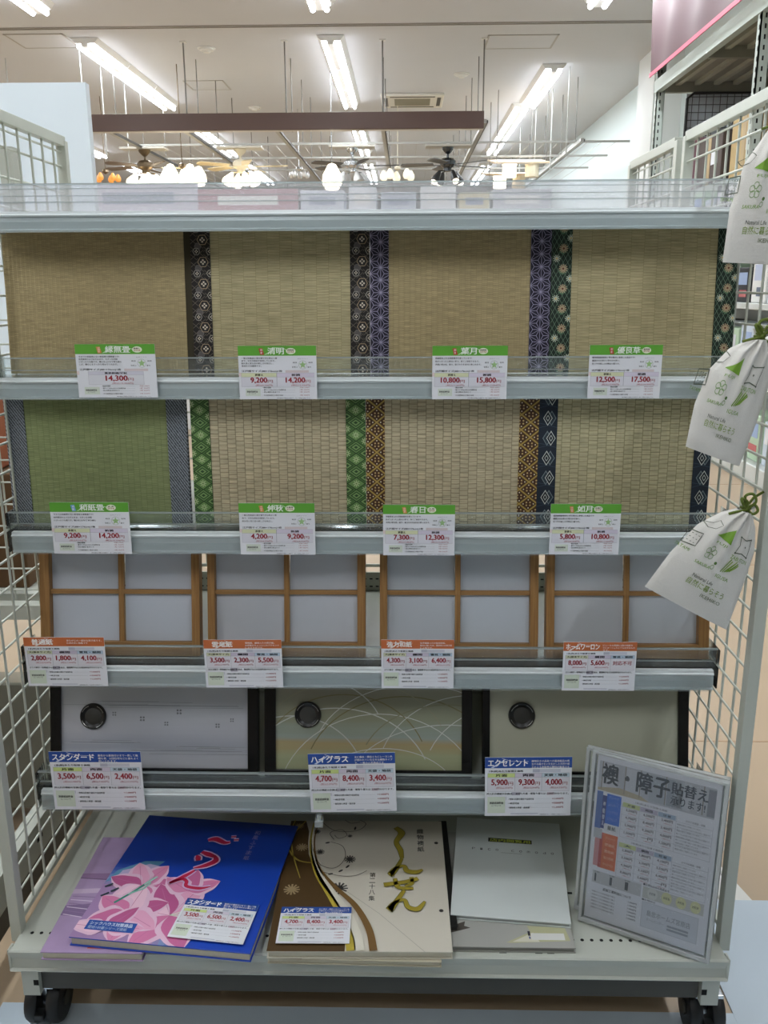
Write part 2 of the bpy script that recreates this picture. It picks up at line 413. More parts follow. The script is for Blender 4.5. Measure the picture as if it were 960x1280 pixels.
for k in range(14):
    z = .55 + k * .0373
    if wh is None:
        wh = MB().tube([(0, 0, 0), (.854, 0, 0)], .0014, STEEL, 6, False).build('wire', bkm); wh.location = (-.474 - go[0], 1.388 - go[1], z)
    else: dup_part(wh, bkm, (-.474 - go[0], 1.388 - go[1], z))
# mesh side panels
_W = {}
def side_panel(root, off, x, y0, y1, z0, z1, name='side_panel'):
    b = MB()
    b.box((x - .007, y0 - .016, z0 - .020), (x + .007, y0, z1), STEEL); b.box((x - .007, y1 - .0065, z0 - .012), (x + .007, y1 + .0065, z1), STEEL)
    b.box((x - .006, y0, z1 - .008), (x + .006, y1, z1 + .006), STEEL)
    b.box((x - .004, y0, z0), (x + .004, y1, z0 + .007), STEEL)
    b.tube([(x, y0, z1 - .016), (x, y1, z1 - .016)], .0018, STEEL, 6)
    p = b.build(name, root, off, bevel=.0015)
    n = round((y1 - y0) / .0393); st = (y1 - y0) / n
    key = ('v', round(z1 - z0, 3))
    for k in range(1, n):
        loc = (x - off[0] + .0015, y0 + k * st - off[1], z0 - off[2])
        if key not in _W:
            _W[key] = MB().tube([(0, 0, 0), (0, 0, z1 - z0)], .00165, STEEL, 6, False).build('wire', p, smooth='all'); _W[key].location = loc
        else: dup_part(_W[key], p, loc)
    key = ('h', round(y1 - y0, 3)); n = round((z1 - z0) / .0368); st = (z1 - z0) / n
    for k in range(1, n):
        loc = (x - off[0] - .0015, y0 - off[1], z0 + k * st - off[2])
        if key not in _W:
            _W[key] = MB().tube([(0, 0, 0), (0, y1 - y0, 0)], .00165, STEEL, 6, False).build('wire', p, smooth='all'); _W[key].location = loc
        else: dup_part(_W[key], p, loc)
side_panel(G, go, GX0 - .003, .975, 1.375, .162, 1.175)
side_panel(G, go, GX1 + .005, .975, 1.375, .162, 1.175)
# casters
def caster(root, off, x, y):
    c = MB().box((x - .018, y - .025, .066), (x + .018, y + .025, .072), CHROME)
    c.box((x - .0045, y - .012, .030), (x + .0045, y + .018, .066), CHROME)
    c.box((x - .006, y - .036, .026), (x + .006, y - .022, .034), RUBBER)
    f = c.build('caster', root, off, bevel=.001)
    pr = [(.004, -.008), (.024, -.009), (.029, -.008), (.0315, -.004), (.0315, .004), (.029, .008), (.024, .009), (.004, .008), (.004, -.008)]
    for d in (-.0145, .0145):
        MB().lathe(pr, RUBBER, (x + d, y, .0315), 'x', 28).build('wheel', f, off, True)
    for d in (-.0242, .0242): MB().lathe([(0, -.001), (.009, -.001), (.009, .001), (0, .001)], DARKP, (x + d, y, .0315), 'x', 16).build('hub_cap', f, off, True)
    MB().tube([(x - .024, y, .0315), (x + .024, y, .0315)], .003, CHROME, 8).build('axle', f, off)
for x in (-.484, .390):
    caster(G, go, x + (.008 if x > 0 else 0), .985); caster(G, go, x, 1.34)

# rear half of the gondola island: only its right mesh panel shows above the shelf
R2 = thing('rear_gondola', 'rear-facing twin gondola, its mesh panel and rail showing beyond the right back corner', 'display shelf', (-.049, 1.56, 0))
ro = tuple(R2.location)
side_panel(R2, ro, GX1 + .005, 1.425, 1.70, .162, 1.175)
MB().box((GX0, 1.42, .10), (GX1, 1.70, .153), WHITE).build('base_deck', R2, ro)
for x in (-.455, .362): caster(R2, ro, x, 1.66)
MB().box((GX0, 1.415, .10), (GX0 + .02, 1.43, 1.0), WHITE).build('spine_post', R2, ro)

# ------------------------------------------------------------------ tatami samples
def fr_front(y0):            # prints standing up, facing the viewer
    return lambda u, v, l: (u, y0 - .00012 * l, v)
def heri_hex(P, w, h):
    ln = '6a6256'; s = .0092
    for i in range(-3, int(h / s) + 4):
        for j in range(-1, 4):
            x = j * w / 3; y = i * s + (j % 2) * s * .5
            P.line([(x, y), (x + w / 3, y + s * .75)], .0006, ln, 2); P.line([(x + w / 3, y - s * .1), (x, y + s * .65)], .0006, ln, 2)
    k = 0; y = .004
    while y < h + .01:
        for cx, cy, r, c, fl in ((w * .62, y, .0064, 'b39c7c', 1), (w * .3, y + .0125, .0044, 'a8a39b', 1), (w * .38, y - .0075, .0042, '6f6a68', 0), (w * .98, y + .0125, .0044, 'b5b0a2', 1)):
            hx = [(cx + r * math.cos(PI / 3 * q), cy + r * math.sin(PI / 3 * q)) for q in range(6)]
            P.poly(hx, '17110e' if fl else '5b5655', 3)
            for q in range(6): P.line([hx[q], hx[(q + 1) % 6]], .0007, c, 4)
            if fl:
                for q in range(4): P.ell(cx + r * .33 * math.cos(PI / 2 * q), cy + r * .33 * math.sin(PI / 2 * q), r * .2, r * .2, 'd8ccba', 4, 6)
        y += .0262
def heri_asa(P, w, h, shift=0):
    a = .0150; hh = a * .866; c = 'b3adcb'; wd = .0006
    T = []
    for i in range(-2, 4):
        for j in range(-2, int(h / a) + 3):
            x = i * hh + shift; y = j * a + (i % 2) * a / 2
            T.append((Vector((x, y)), Vector((x, y + a)), Vector((x + hh, y + a / 2))))
            T.append((Vector((x, y)), Vector((x + hh, y + a / 2)), Vector((x + hh, y - a / 2))))
    for t in T:
        g = (t[0] + t[1] + t[2]) / 3
        for q in range(3):
            P.line([t[q], g], wd, c, 3); P.line([t[q], t[(q + 1) % 3]], wd, c, 3)
def flower(P, cx, cy, r, c, n=12, c2=None, lay=4):
    for q in range(n):
        t = 2 * PI * q / n; P.line([(cx + r * .2 * math.cos(t), cy + r * .2 * math.sin(t)), (cx + r * math.cos(t), cy + r * math.sin(t))], r * .22, c, lay)
    P.ell(cx, cy, r * .25, r * .25, c2 or c, lay + 1, 8)
def heri_floral(P, w, h):
    for i in range(-8, int(h / .0098) + 8):
        P.line([(0, i * .0098), (w, i * .0098 + w * 1.75)], .0004, '74907a', 2)
        P.line([(0, i * .0098), (w, i * .0098 - w * 1.75)], .0004, '74907a', 2)
    y = .006; k = 0
    while y < h + .01:
        P.poly([(w * .55, y - .0075), (w * .75, y - .004), (w * .55, y - .0005), (w * .35, y - .004)], '55795c', 3)
        flower(P, w * .58, y, .0054, 'c0a988', 12, '6b3a20')
        flower(P, w * (.25 if k % 2 else .92), y + .012, .0045, 'cfd6c2', 10, 'd6b870')
        y += .0238; k += 1
def heri_diamond(P, w, h):
    d = .0125; e = .0078
    for i in range(-1, 4):
        for j in range(-1, int(h / (2 * e)) + 3):
            cx = i * w / 2.2 + w * .05; cy = j * 2 * e + (i % 2) * e
            k = (i + 2 * j) % 4
            def dm(s, c, l): P.poly([(cx, cy - e * s), (cx + w / 2.2 * s, cy), (cx, cy + e * s), (cx - w / 2.2 * s, cy)], c, l)
            dm(.93, '6f9455' if k % 2 else '4c7238', 2)
            if k in (0, 3):
                flower(P, cx, cy, e * .55, 'c3d3a0', 8, '5c7c3c')
            else:
                dm(.7, '2d4c22', 3); dm(.5, '7da061', 4); dm(.25, '2d4c22', 5)
def heri_gold(P, w, h):
    e = .0095; hw = w / 2.1
    for i in range(-1, 4):
        for j in range(-1, int(h / (2 * e)) + 3):
            cx = i * hw + w * .1; cy = j * 2 * e + (i % 2) * e
            P.poly([(cx, cy - e * .82), (cx + hw * .82, cy), (cx, cy + e * .82), (cx - hw * .82, cy)], '47280f', 2)
            for q in range(4):
                t = PI / 2 * q + PI / 4; P.ell(cx + hw * .28 * math.cos(t), cy + e * .28 * math.sin(t), .0012, .0012, 'cdb078', 3, 6)
            for q in range(4):
                t = PI / 2 * q; P.ell(cx + hw * .56 * math.cos(t), cy + e * .56 * math.sin(t), .0009, .0009, 'f0e6cc', 3, 6)
    for i in range(-4, int(h / (2 * e)) + 5):
        P.line([(0, i * 2 * e + e * .8), (w, i * 2 * e + e * .8 + w / hw * e)], .0008, 'c9ad5d', 4)
        P.line([(0, i * 2 * e + e * 1.2), (w, i * 2 * e + e * 1.2 - w / hw * e)], .0008, 'c9ad5d', 4)
def heri_navy(P, w, h):
    y = .012; k = 0
    while y < h + .01:
        a, b = (.48, .68) if k % 2 else (.68, .48)
        def dm(cx, s, c, l): P.poly([(w * cx, y - .0095 * s), (w * cx + .0058 * s, y), (w * cx, y + .0095 * s), (w * cx - .0058 * s, y)], c, l)
        dm(b, 1, '7d8c90', 2); dm(b, .82, '2b3a44', 3); dm(a, 1, 'd9ddd8', 4); dm(a, .84, '151d28', 5); dm(a, .45, 'c9cfc8', 6); dm(a, .3, '151d28', 7)
        P.line([(0, y + .013), (w * .5, y + .016), (w, y + .0135)], .0006, '34465a', 2); P.line([(0, y + .019), (w * .6, y + .0165)], .0006, '34465a', 2)
        y += .0252; k += 1
GREYH = mat_check('grey_weave_border', '3f4448', '8d949c', 110)
HB = {'hex': ('191310', heri_hex), 'asa': ('1f1c30', heri_asa), 'floral': ('13281a', heri_floral), 'diamond': ('213b1a', heri_diamond),
      'gold': ('8f7436', heri_gold), 'navy': ('1c2836', heri_navy), 'grey': (None, None)}
def sample_plane(px, py, yb, zb, lean):     # pixel -> X on the leaning plane
    d = _ray(px, py); n = Vector((0, math.cos(lean), -math.sin(lean))); p0 = Vector((0, yb, zb))
    t = (p0 - CPOS).dot(n) / d.dot(n); q = CPOS + d * t
    return q.x, (q - p0).dot(Vector((0, math.sin(lean), math.cos(lean))))
def tatami(label, x0, m0, m1, x1, py, yb, zb, lean, H, tmat, heri, ridge=.011, amp=.0005, edge=None, th=.006):
    X0, XM0, XM1, X1 = [sample_plane(p, py, yb, zb, lean)[0] for p in (x0, m0, m1, x1)]
    X0 -= .0002; X1 += .0002
    if x0 == m0: XM0 = X0
    if x1 == m1: XM1 = X1
    cx = (X0 + X1) / 2
    t = thing('tatami_sample', label, 'tatami sample', (cx, yb, zb), (-lean, 0, 0), 'woven tatami samples on the upper two shelves')
    a, b = XM0 - cx, XM1 - cx
    # ridged woven face, swelling a little over every warp column
    mb = MB(); n = max(8, int(round((b - a) / ridge)) * 4); vs = []
    for z in (0, H):
        for k in range(n + 1):
            vs.append((a + (b - a) * k / n, -amp * abs(math.sin(PI * k / 4)), z))
    fs = [(k, k + 1, n + 2 + k, n + 1 + k) for k in range(n)]
    mb.add(vs, fs, tmat)
    mb.box((a, .0001, 0), (b, th, H), tmat)
    mb.build('woven_mat', t)
    for (p, q, left) in ((X0 - cx, a, 1), (b, X1 - cx, 0)):
        if q - p < .004: continue
        base, fn = HB[heri]
        bm = GREYH if base is None else mat(base, .7, name='border_cloth_' + heri)
        hb = MB().box((p, -.0013, 0), (q, th + .001, H), bm)
        if fn:
            P = Print(lambda u, v, l, p=p: (p + u, -.0013 - .00006 * l, v), clip=(0, 0, q - p, H)); P.mb = hb
            fn(P, q - p, H)
        hb.build('border_cloth', t)
    if edge:
        MB().box((b, .001, 0), (b + .0085, th, H), mat(edge, .8)).build('edge_and_gap_shade', t)  # dark side edge, widened to paint the shaded gap beside it
    return t
TBEIGE_FINE = mat_tatami('tatami_fine_gold', 'b3a27a', '9a8a62', .0052, .0022, .14, .22)
TBEIGE = mat_tatami('tatami_pale', 'bfb48d', '9c9069', .0150, .0032, .10, .3)
TBEIGE2 = mat_tatami('tatami_gold', 'b5a47c', '9a8a62', .0068, .0024, .12, .25)
TBEIGE3 = mat_tatami('tatami_wide', 'beb28b', '9a8f68', .0158, .0034, .10, .28)
TROW2 = mat_tatami('tatami_bold_weave', 'c8bc9c', '8f8268', .0108, .0058, .10, .38)
TROW2B = mat_tatami('tatami_greenish_weave', 'c3bb97', '8c8563', .0112, .0060, .10, .36)
TGREEN = mat_tatami('tatami_moss_green', '8d9669', '6f7a50', .0075, .0024, .14, .22)
Z1, Z2, Z3, Z4 = .8625, .6688, .4842, .3010
L1, L2 = math.radians(5), math.radians(2)
tatami('borderless gold-beige tatami sample at the left end of the top row', 8, 8, 232, 232, 380, 1.108, Z1, L1, .181, TBEIGE_FINE, 'hex', .0052, .0003, '3b3420')
tatami('pale tatami sample with dark brown hexagon-pattern cloth borders', 241, 265, 438, 462, 380, 1.108, Z1, L1, .181, TBEIGE, 'hex', .0150)
tatami('golden tatami sample with purple star-lattice cloth borders', 463, 486, 662, 687, 380, 1.108, Z1, L1, .181, TBEIGE2, 'asa', .0068, .0003)
tatami('pale tatami sample with dark green flower-lattice cloth borders', 688, 713, 893, 918, 380, 1.108, Z1, L1, .181, TBEIGE3, 'floral', .0158)
tatami('moss green tatami sample with plain grey woven borders', 11, 35, 211, 235, 570, 1.095, Z2, L2, .182, TGREEN, 'grey', .0075, .0003)
tatami('tatami sample with bright green diamond-pattern cloth borders', 241, 264, 433, 457, 570, 1.095, Z2, L2, .182, TROW2, 'diamond', .0108)
tatami('tatami sample with gold and brown lattice cloth borders', 458, 481, 648, 672, 570, 1.095, Z2, L2, .182, TROW2, 'gold', .0108)
tatami('tatami sample with navy cloth borders patterned with paired white diamonds', 672, 695, 867, 888, 570, 1.095, Z2, L2, .182, TROW2B, 'navy', .0112)

# ------------------------------------------------------------------ shoji samples
WOODV = mat_wood('pine_upright', 'b0854f', '8c6234', 2)
WOODH = mat_wood('pine_crosspiece', 'ab824e', '8a6236', 0)
PAPER = [mat('ccd2dc', .8, name='washi_plain', noise=.015, nscale=25), mat('cbcfd6', .8, name='washi_cloud', noise=.05, nscale=35),
         mat('cbd2da', .8, name='washi_strong', noise=.02, nscale=60), mat('cfd4da', .7, name='film_paper', noise=.01, nscale=10)]
def shoji(label, pxs, lean, yb, H, paper, vmid):
    xs = [sample_plane(p, 750, yb, Z3, lean)[0] for p in pxs]
    x0, a, c, b, x1 = xs; cx = (x0 + x1) / 2; x0, a, c, b, x1 = [v - cx for v in xs]; x0 += .001; x1 -= .001
    t = thing('shoji_sample', label, 'screen sample', (cx, yb, Z3), (-lean, 0, 0), 'small shoji screen samples on the third shelf')
    zm = sample_plane(400, 740, yb, Z3, lean)[1]
    for p, q in ((x0, a), (b, x1)): MB().box((p, -.008, 0), (q, .010, H), WOODV).build('stile', t, bevel=.0006)
    for p, q in ((0, .019), (H - .012, H)): MB().box((a, -.0075, p), (b, .0095, q), WOODH).build('rail', t, bevel=.0006)
    MB().box((c - .0035, -.005, .019), (c + .0035, .002, H - .012), WOODV).build('upright_bar', t, bevel=.0004)
    MB().box((a, -.004, zm - .003), (b, .0018, zm + .003), WOODH).build('cross_bar', t, bevel=.0004)
    for p, q in ((a, c - .0035), (c + .0035, b)):
        for r, s in ((.019, zm - .003), (zm + .003, H - .012)):
            MB().box((p + .0003, .0025, r), (q - .0003, .0032, s), paper).build('paper_pane', t)
L3 = math.radians(11)
shoji('light pine shoji screen sample nearest the left mesh panel', (52, 65, 153, 241, 252), L3, 1.10, .176, PAPER[0], 0)
shoji('second shoji screen sample from the left, above the 3,500 yen card', (260, 270, 359, 447, 458), L3, 1.10, .176, PAPER[1], 0)
shoji('third shoji screen sample from the left, standing above the 4,300 yen card', (474, 484, 572, 662, 673), L3, 1.10, .176, PAPER[2], 0)
shoji('rightmost shoji screen sample, partly behind the lowest linen bag', (681, 692, 782, 872, 886), L3, 1.10, .176, PAPER[3], 0)

# ------------------------------------------------------------------ fusuma samples
def mat_mist(name, base, bands):
    m = bpy.data.materials.new(name); m.use_nodes = True; nt = m.node_tree; b = nt.nodes['Principled BSDF']; b.inputs['Roughness'].default_value = .7
    tc = nt.nodes.new('ShaderNodeTexCoord'); sp = nt.nodes.new('ShaderNodeSeparateXYZ'); nt.links.new(tc.outputs['Object'], sp.inputs[0])
    mp = nt.nodes.new('ShaderNodeMapping'); mp.inputs['Scale'].default_value = (3, 1, 60); nt.links.new(tc.outputs['Object'], mp.inputs[0])
    n = nt.nodes.new('ShaderNodeTexNoise'); n.inputs['Scale'].default_value = 1; n.inputs['Detail'].default_value = 3; nt.links.new(mp.outputs[0], n.inputs['Vector'])
    ma = nt.nodes.new('ShaderNodeMath'); ma.operation = 'MULTIPLY_ADD'; ma.inputs[1].default_value = .035; nt.links.new(n.outputs['Fac'], ma.inputs[0]); nt.links.new(sp.outputs['Z'], ma.inputs[2])
    mr = nt.nodes.new('ShaderNodeMapRange'); mr.inputs[1].default_value = .017; mr.inputs[2].default_value = .15; nt.links.new(ma.outputs[0], mr.inputs[0])
    rp = nt.nodes.new('ShaderNodeValToRGB'); cr = rp.color_ramp
    for k, (p, c) in enumerate(bands):
        e = cr.elements[k] if k < 2 else cr.elements.new(p)
        e.position = p; e.color = (*hexc(c), 1)
    nt.links.new(mr.outputs[0], rp.inputs[0]); nt.links.new(rp.outputs[0], b.inputs['Base Color']); return m
FUS = [mat_mist('fusuma_grey_mist', 0, [(0, 'b8bcc0'), (.12, 'c4c5cc'), (.3, 'aeb1bc'), (.5, 'bfc0c7'), (.75, 'b6b8bb'), (1, 'bbbdbd')]),
       mat_mist('fusuma_wave_ground', 0, [(0, 'a3a787'), (.2, 'b0b48d'), (.34, 'b5a277'), (.42, 'a0aba2'), (.6, '95987f'), (1, '958f7d')]),
       mat_mist('fusuma_cream', 0, [(0, 'bcbda8'), (.5, 'bdbeaa'), (1, 'b8b8a4')])]
PULLM = mat('191917', .3, name='dark_pull_rim'); PULLC = mat('3d3c38', .45, 0, .1, 200, name='dark_pull_cup')
def fusuma(label, pxs, lean, yb, H, k, pull):
    xs = [sample_plane(p, 905, yb, Z4, lean)[0] for p in pxs]; cx = (xs[0] + xs[3]) / 2
    x0, a, b, x1 = [v - cx for v in xs]
    t = thing('sliding_door_sample', label, 'door sample', (cx, yb, Z4), (-lean, 0, 0), 'black-framed fusuma door samples on the fourth shelf')
    zb = .009
    for p, q in ((x0, a), (b, x1)): MB().box((p, -.004, 0), (q, .012, H), BLACKP).build('stile', t, bevel=.0008)
    for p, q in ((0, zb), (H - .008, H)): MB().box((a, -.0035, p), (b, .0115, q), BLACKP).build('rail', t, bevel=.0006)
    pm = MB().box((a, 0, zb), (b, .009, H - .008), FUS[k])
    P = Print(lambda u, v, l: (a + u, -.0001 * l, zb + v), 1, 1, pm, clip=(0, 0, b - a, H - .008 - zb))
    W = b - a; zz = lambda y: sample_plane(400, y, yb, Z4, lean)[1] - zb; xx = lambda x: sample_plane(x, 905, yb, Z4, lean)[0] - cx - a
    if k == 0:
        rnd = random.Random(3)
        for y, x0_, x1_, n in ((881, 77, 250, 7), (884, 77, 310, 5), (929, 77, 190, 5), (934, 215, 310, 6), (941, 160, 310, 7)):
            for q in range(n):
                yy = y + rnd.uniform(-3, 3); s = rnd.uniform(0, .35) * (x1_ - x0_); e = rnd.uniform(.6, 1)
                P.line([(xx(x0_ + s), zz(yy)), (xx(x0_ + (x1_ - x0_) * e), zz(yy + .5))], .0005, '8b8e92' if q % 3 else 'c4c6cc', 1)
        for x, y, s in ((143, 894, 3), (178, 900, 3.6), (208, 906, 3), (224, 891, 3.8), (272, 908, 3.2), (290, 901, 2.8)):
            r = s / 1100 * 1.2; cx_, cy_ = xx(x), zz(y)
            for dx, dy in ((-1, -1), (1, -1), (1, 1), (-1, 1)):
                P.poly([(cx_ + dx * r * .5 + r * .45 * math.cos(PI / 2 * q + .5), cy_ + dy * r * .5 + r * .45 * math.sin(PI / 2 * q + .5)) for q in range(4)], '75777a', 2)
    if k == 1:
        arcs = [(475, 1010, 130, 118, 'd4d6cf'), (420, 985, 120, 100, 'cfd2ca'), (590, 975, 120, 107, 'd0d2cb'), (365, 975, 90, 80, 'c9cbc4'), (480, 1000, 95, 65, 'dadbd6'),
                (560, 1010, 140, 105, 'd2d4ce'), (430, 960, 105, 92, '847b52'), (505, 975, 125, 105, '7f784f'), (560, 960, 110, 80, '8d8a6c'), (520, 950, 130, 95, 'd3d4cd'), (380, 920, 100, 75, 'c8c9c2'),
                (440, 940, 120, 90, '9a967c'), (640, 970, 110, 90, 'd6d7d1')]
        for i, (cx_, cy_, rx, ry, c) in enumerate(arcs):
            pts = []
            for q in range(25):
                t_ = PI * .12 + PI * .76 * q / 24; pts.append((xx(cx_ - rx * math.cos(t_)), zz(cy_ - ry * math.sin(t_))))
            P.line(pts, .0011 if c.startswith('d') else .0015, c, 1 + i % 3)
    pm.build('panel', t)
    px, py = pull; pcx = sample_plane(px, py, yb, Z4, lean); c = (pcx[0] - cx, -.001, pcx[1]); r = .0185
    pl = MB().lathe([(0, -.0006), (r * .62, -.0006), (r * .66, -.001), (r * .8, -.003), (r * .95, -.0034), (r, -.002), (r, .001)], PULLM, c, 'y', 40).build('round_pull', t, smooth=True)
    MB().lathe([(0, -.0012), (r * .6, -.0012), (r * .63, -.0008)], PULLC, c, 'y', 32).build('pull_cup', pl, smooth=True)
    for q in range(4):
        a0 = PI / 2 * q + .35; mb = MB()
        mb.tube([(c[0] + r * .86 * math.cos(a0 + s * .1), c[1] - .0034, c[2] + r * .86 * math.sin(a0 + s * .1)) for s in range(9)], .0005, mat('b9b9b4', .3, 1), 5)
        mb.build('bright_inlay', pl)
L4 = math.radians(13)
fusuma('black-framed grey fusuma sample with misty lines and small diamond crests', (64, 77, 310, 323), L4, 1.103, .175, 0, (117, 895))
fusuma('black-framed green-gold fusuma sample with overlapping wave arcs', (331, 345, 577, 590), L4, 1.103, .175, 1, (385, 893))
fusuma('black-framed plain cream fusuma sample on the right of its row', (603, 612, 847, 860), L4, 1.103, .175, 2, (652, 894))

# ------------------------------------------------------------------ price cards
CARDM = mat('e3e5ea', .35, name='glossy_card'); INK = '1d1c22'; RED = '9a1f2e'; GREEN = '5da532'; ORANGE = 'c56a38'; BLUE = '1d4a9c'
FL = ['襖紙から縁付けまで一貫して施', '工いたします。定番の柄を多数', 'ご用意しています。']
def tiny(P, rows, x0, x1, y, dy, hh, c=INK, b=.0, lay=2):
    for i, s in enumerate(rows):
        e = x1 if len(s) > 24 else x0 + (x1 - x0) * min(1, len(s) / 26)
        P.text(s, x0, 1 - y - i * dy - hh, e, 1 - y - i * dy, c, b, lay)
def price_cell(P, x0, x1, y, price, tax, c, s=1.):
    if price == '対応不可':
        P.text(price, x0 + .01, y, x1 - .01, y + .085, RED, .02); return
    n = len(price); full = (x1 - x0) * .92; wn = full * (.78 if n > 5 else .74)
    P.text(price, x1 - full, y - .012, x1 - full + wn, y + .10, c, .035, 5)
    P.text('円', x1 - full + wn + .008, y, x1, y + .055, RED, .0, 5)
    P.text('(税込%s円)' % tax, x0 + (x1 - x0) * .28, y - .066, x1 - .005, y - .026, 'a8404c', .0, 5)
def card_print(P, kind, title, cells, sub, tagtxt=None, tagc=None, oval=None):
    gr = kind == 'tatami'
    hc = {'tatami': GREEN, 'shoji': ORANGE, 'fusuma': BLUE}[kind]; top = .815 if gr else .82
    P.rect(0, top, 1, 1, hc, 1)
    P.rect(0, top - .012, 1, top, 'eef0ee', 1)
    if gr:
        n = len(title)
        tx0 = .38; tx1 = tx0 + .103 * n
        P.poly([(.335, top + .02), (.40, top + .075), (.47, top + .14), (.485, top + .13), (.42, top + .06), (.36, top + .02)], 'b9dba6', 2)
        P.line([(tx0 + .06, .965), (tx0 + .2, .955), (tx1 + .06, .9)], .0006, 'd8ecca', 2)
        P.text(title, tx0, top + .025, tx1, .965, 'f1f7ee', .02, 3)
        P.poly([(.265, .95), (.315, .955), (.335, top + .02), (.285, top + .015)], tagc, 2)
        P.vtext(tagtxt, .300, top + .03, .945, .028, 'f6efe6', .0, 3)
        ox = tx1 + .09
        P.ell(ox, .90, .062, .058, 'e9efd6', 2); P.text(oval, ox - .042, .905, ox + .042, .935, '4a1b16', .03, 3); P.text('おすすめ', ox - .04, .868, ox + .04, .898, 'a02c28', .03, 3)
        rows = sub
        tiny(P, rows, .04, .70, .215, .048 if len(rows) > 3 else .058, .032, INK, .015)
        P.text('江戸間サイズ(88×176cm)1枚', .04, .505, .56, .548, INK, .02)
        P.rect(.60, .5, .9, .545, 'd6c9cb', 1); P.rect(.0, .43, .03, .5, 'e2d2d0', 1)
        # five-point rating chart
        cx, cy, rx, ry = .825, .645, .052, .078
        P.ring(cx, cy, rx, ry, .0003, '93a090', 2, 20)
        st = [(cx + rx * (.95 if k % 2 == 0 else .42) * math.sin(PI * k / 5), cy + ry * (.95 if k % 2 == 0 else .42) * math.cos(PI * k / 5)) for k in range(10)]
        P.poly(st, '9ec387', 3)
        P.text('品質グラフ', .76, .75, .89, .768, '8a8d90'); P.text('耐久性', .70, .675, .752, .70, INK, .02); P.text('経済性', .90, .675, .952, .70, INK, .02)
        P.text('目の美しさ', .69, .59, .755, .618, INK, .02); P.text('香り', .885, .59, .93, .615, INK, .02)
        if len(cells) == 1:
            a, b = .14, .84; P.rect(a, .245, b, .495, 'b3b4ba', 1); P.rect(a + .003, .43, b - .003, .491, 'd0cfdb', 2); P.rect(a + .003, .249, b - .003, .426, 'd9dae0', 2)
            P.text(cells[0][0], .35, .443, .63, .480, INK, .03, 4)
            price_cell(P, .33, .71, .315, cells[0][1], cells[0][2], RED)
        else:
            P.rect(.03, .235, .97, .497, 'a9aab2', 1)
            for (a, b), (hd, pr, tx), hcol in zip(((.03, .485), (.487, .97)), cells, ('d8dcb6', 'd6cfdf')):
                P.rect(a + .003, .42, b - .001, .493, hcol, 2); P.rect(a + .003, .239, b - .001, .416, 'dadae2', 2)
                m_ = (a + b) / 2; P.text(hd, m_ - .05, .436, m_ + .055, .478, INK, .03, 4)
                wd = .30 if len(pr) < 6 else .335
                price_cell(P, b - .06 - wd, b - .05, .308, pr, tx, RED)
        P.rect(.08, .06, .27, .2, 'd3dccf', 1)
        P.text('別途追加料金', .095, .125, .235, .16, INK, .03, 2); P.text('について', .12, .09, .21, .115, INK, 0, 2)
        for i, (s, e) in enumerate((('・階段作業費', .41), ('・畳サイズ60cm以上の加算料金', .6), ('・処分費用1枚あたり', .52), ('・その他特殊加工の場合の追加', .56))):
            y = .205 - i * .042 - (.018 if i == 3 else 0)
            P.text(s, .30, y, e, y + .026, INK, .015, 2); P.line([(e + .01, y + .012), (.72, y + .012)], .00015, '9a9ba0', 2)
            P.text('1枚 500円' if i else '別途1,000円', .78, y + .004, .90, y + .026, RED, 0, 2)
        P.text('※表示価格は工事費込みの価格です。 詳しくは係員にお尋ねください。', .48, .012, .92, .032, INK, 0, 2)
    else:
        n = len(title); long = n > 4 and kind == 'shoji'
        x0, x1 = {'普通紙': (.10, .36), '雲竜紙': (.11, .37), '強力和紙': (.08, .42)}.get(title, (.035, .49 if kind == 'fusuma' and n > 5 else (.49 if long else .46)))
        P.poly([(x0 + .03, top + .01), (x0 + .10, top + .07), (x0 + .19, top + .15), (x0 + .21, top + .15), (x0 + .13, top + .07), (x0 + .06, top + .005)], 'e9ded6' if kind == 'shoji' else 'c6d2ea', 2)
        P.line([(x0 + .16, .985), (x0 + .26, .94), (x1 + .01, .93)], .0004, 'f4efe9', 2)
        P.text(title, x0, top + .03, x1, .965, 'fbf8f4', .03, 3)
        for i, s in enumerate(sub):
            P.text(s, .535, .94 - i * .05 - .022, .535 + min(.435, .029 * len(s)), .94 - i * .05 + .015, 'f6f0ec', .01, 3)
        P.text('1本(枚)あたり貼替え価格', .05, .748, .44, .785, INK, .03, 2)
        P.rect(.55, .745, .63, .8, 'b9bac8', 1); P.rect(.63, .745, .87, .8, 'ccced8', 1)
        P.rect(.03, .42, .975, .735, 'a9aab2', 1)
        xs = ((.033, .345), (.348, .655), (.658, .972)) if kind == 'fusuma' else ((.033, .34), (.343, .65), (.653, .972))
        hcs = ('cfdf8c', 'd6cedb', 'c3d4de') if kind == 'fusuma' else ('d3d6b4', 'cdc4d6', 'b6cbdd')
        for i, ((a, b), (hd, pr, tx)) in enumerate(zip(xs, cells)):
            P.rect(a, .665, b, .731, hcs[i], 2); P.rect(a, .424, b, .661, 'dcdae0', 2)
            m_ = (a + b) / 2; l = .045 * len(hd) * .5 + .02
            P.text(hd, max(a + .02, m_ - l), .677, min(b - .02, m_ + l), .720, INK, .03, 4)
            price_cell(P, a + .02, b - .02, .53, pr, tx, RED)
        if kind == 'fusuma':
            P.text('押入れの襖紙の交換は、 400円 片面・框取り替えは 2,000円かかります。', .02, .365, .97, .402, INK, .02, 3); P.rect(.31, .358, .41, .408, 'b8b4c2', 2); P.rect(.72, .358, .8, .408, 'd6c6d0', 2)
        else:
            P.text('ガラス障子・特殊組子の追加工料金は、猫間障子などの追加料金がかかります。', .04, .365, .95, .402, INK, .02, 3); P.rect(.33, .34, .42, .412, 'b8b4c2', 1)
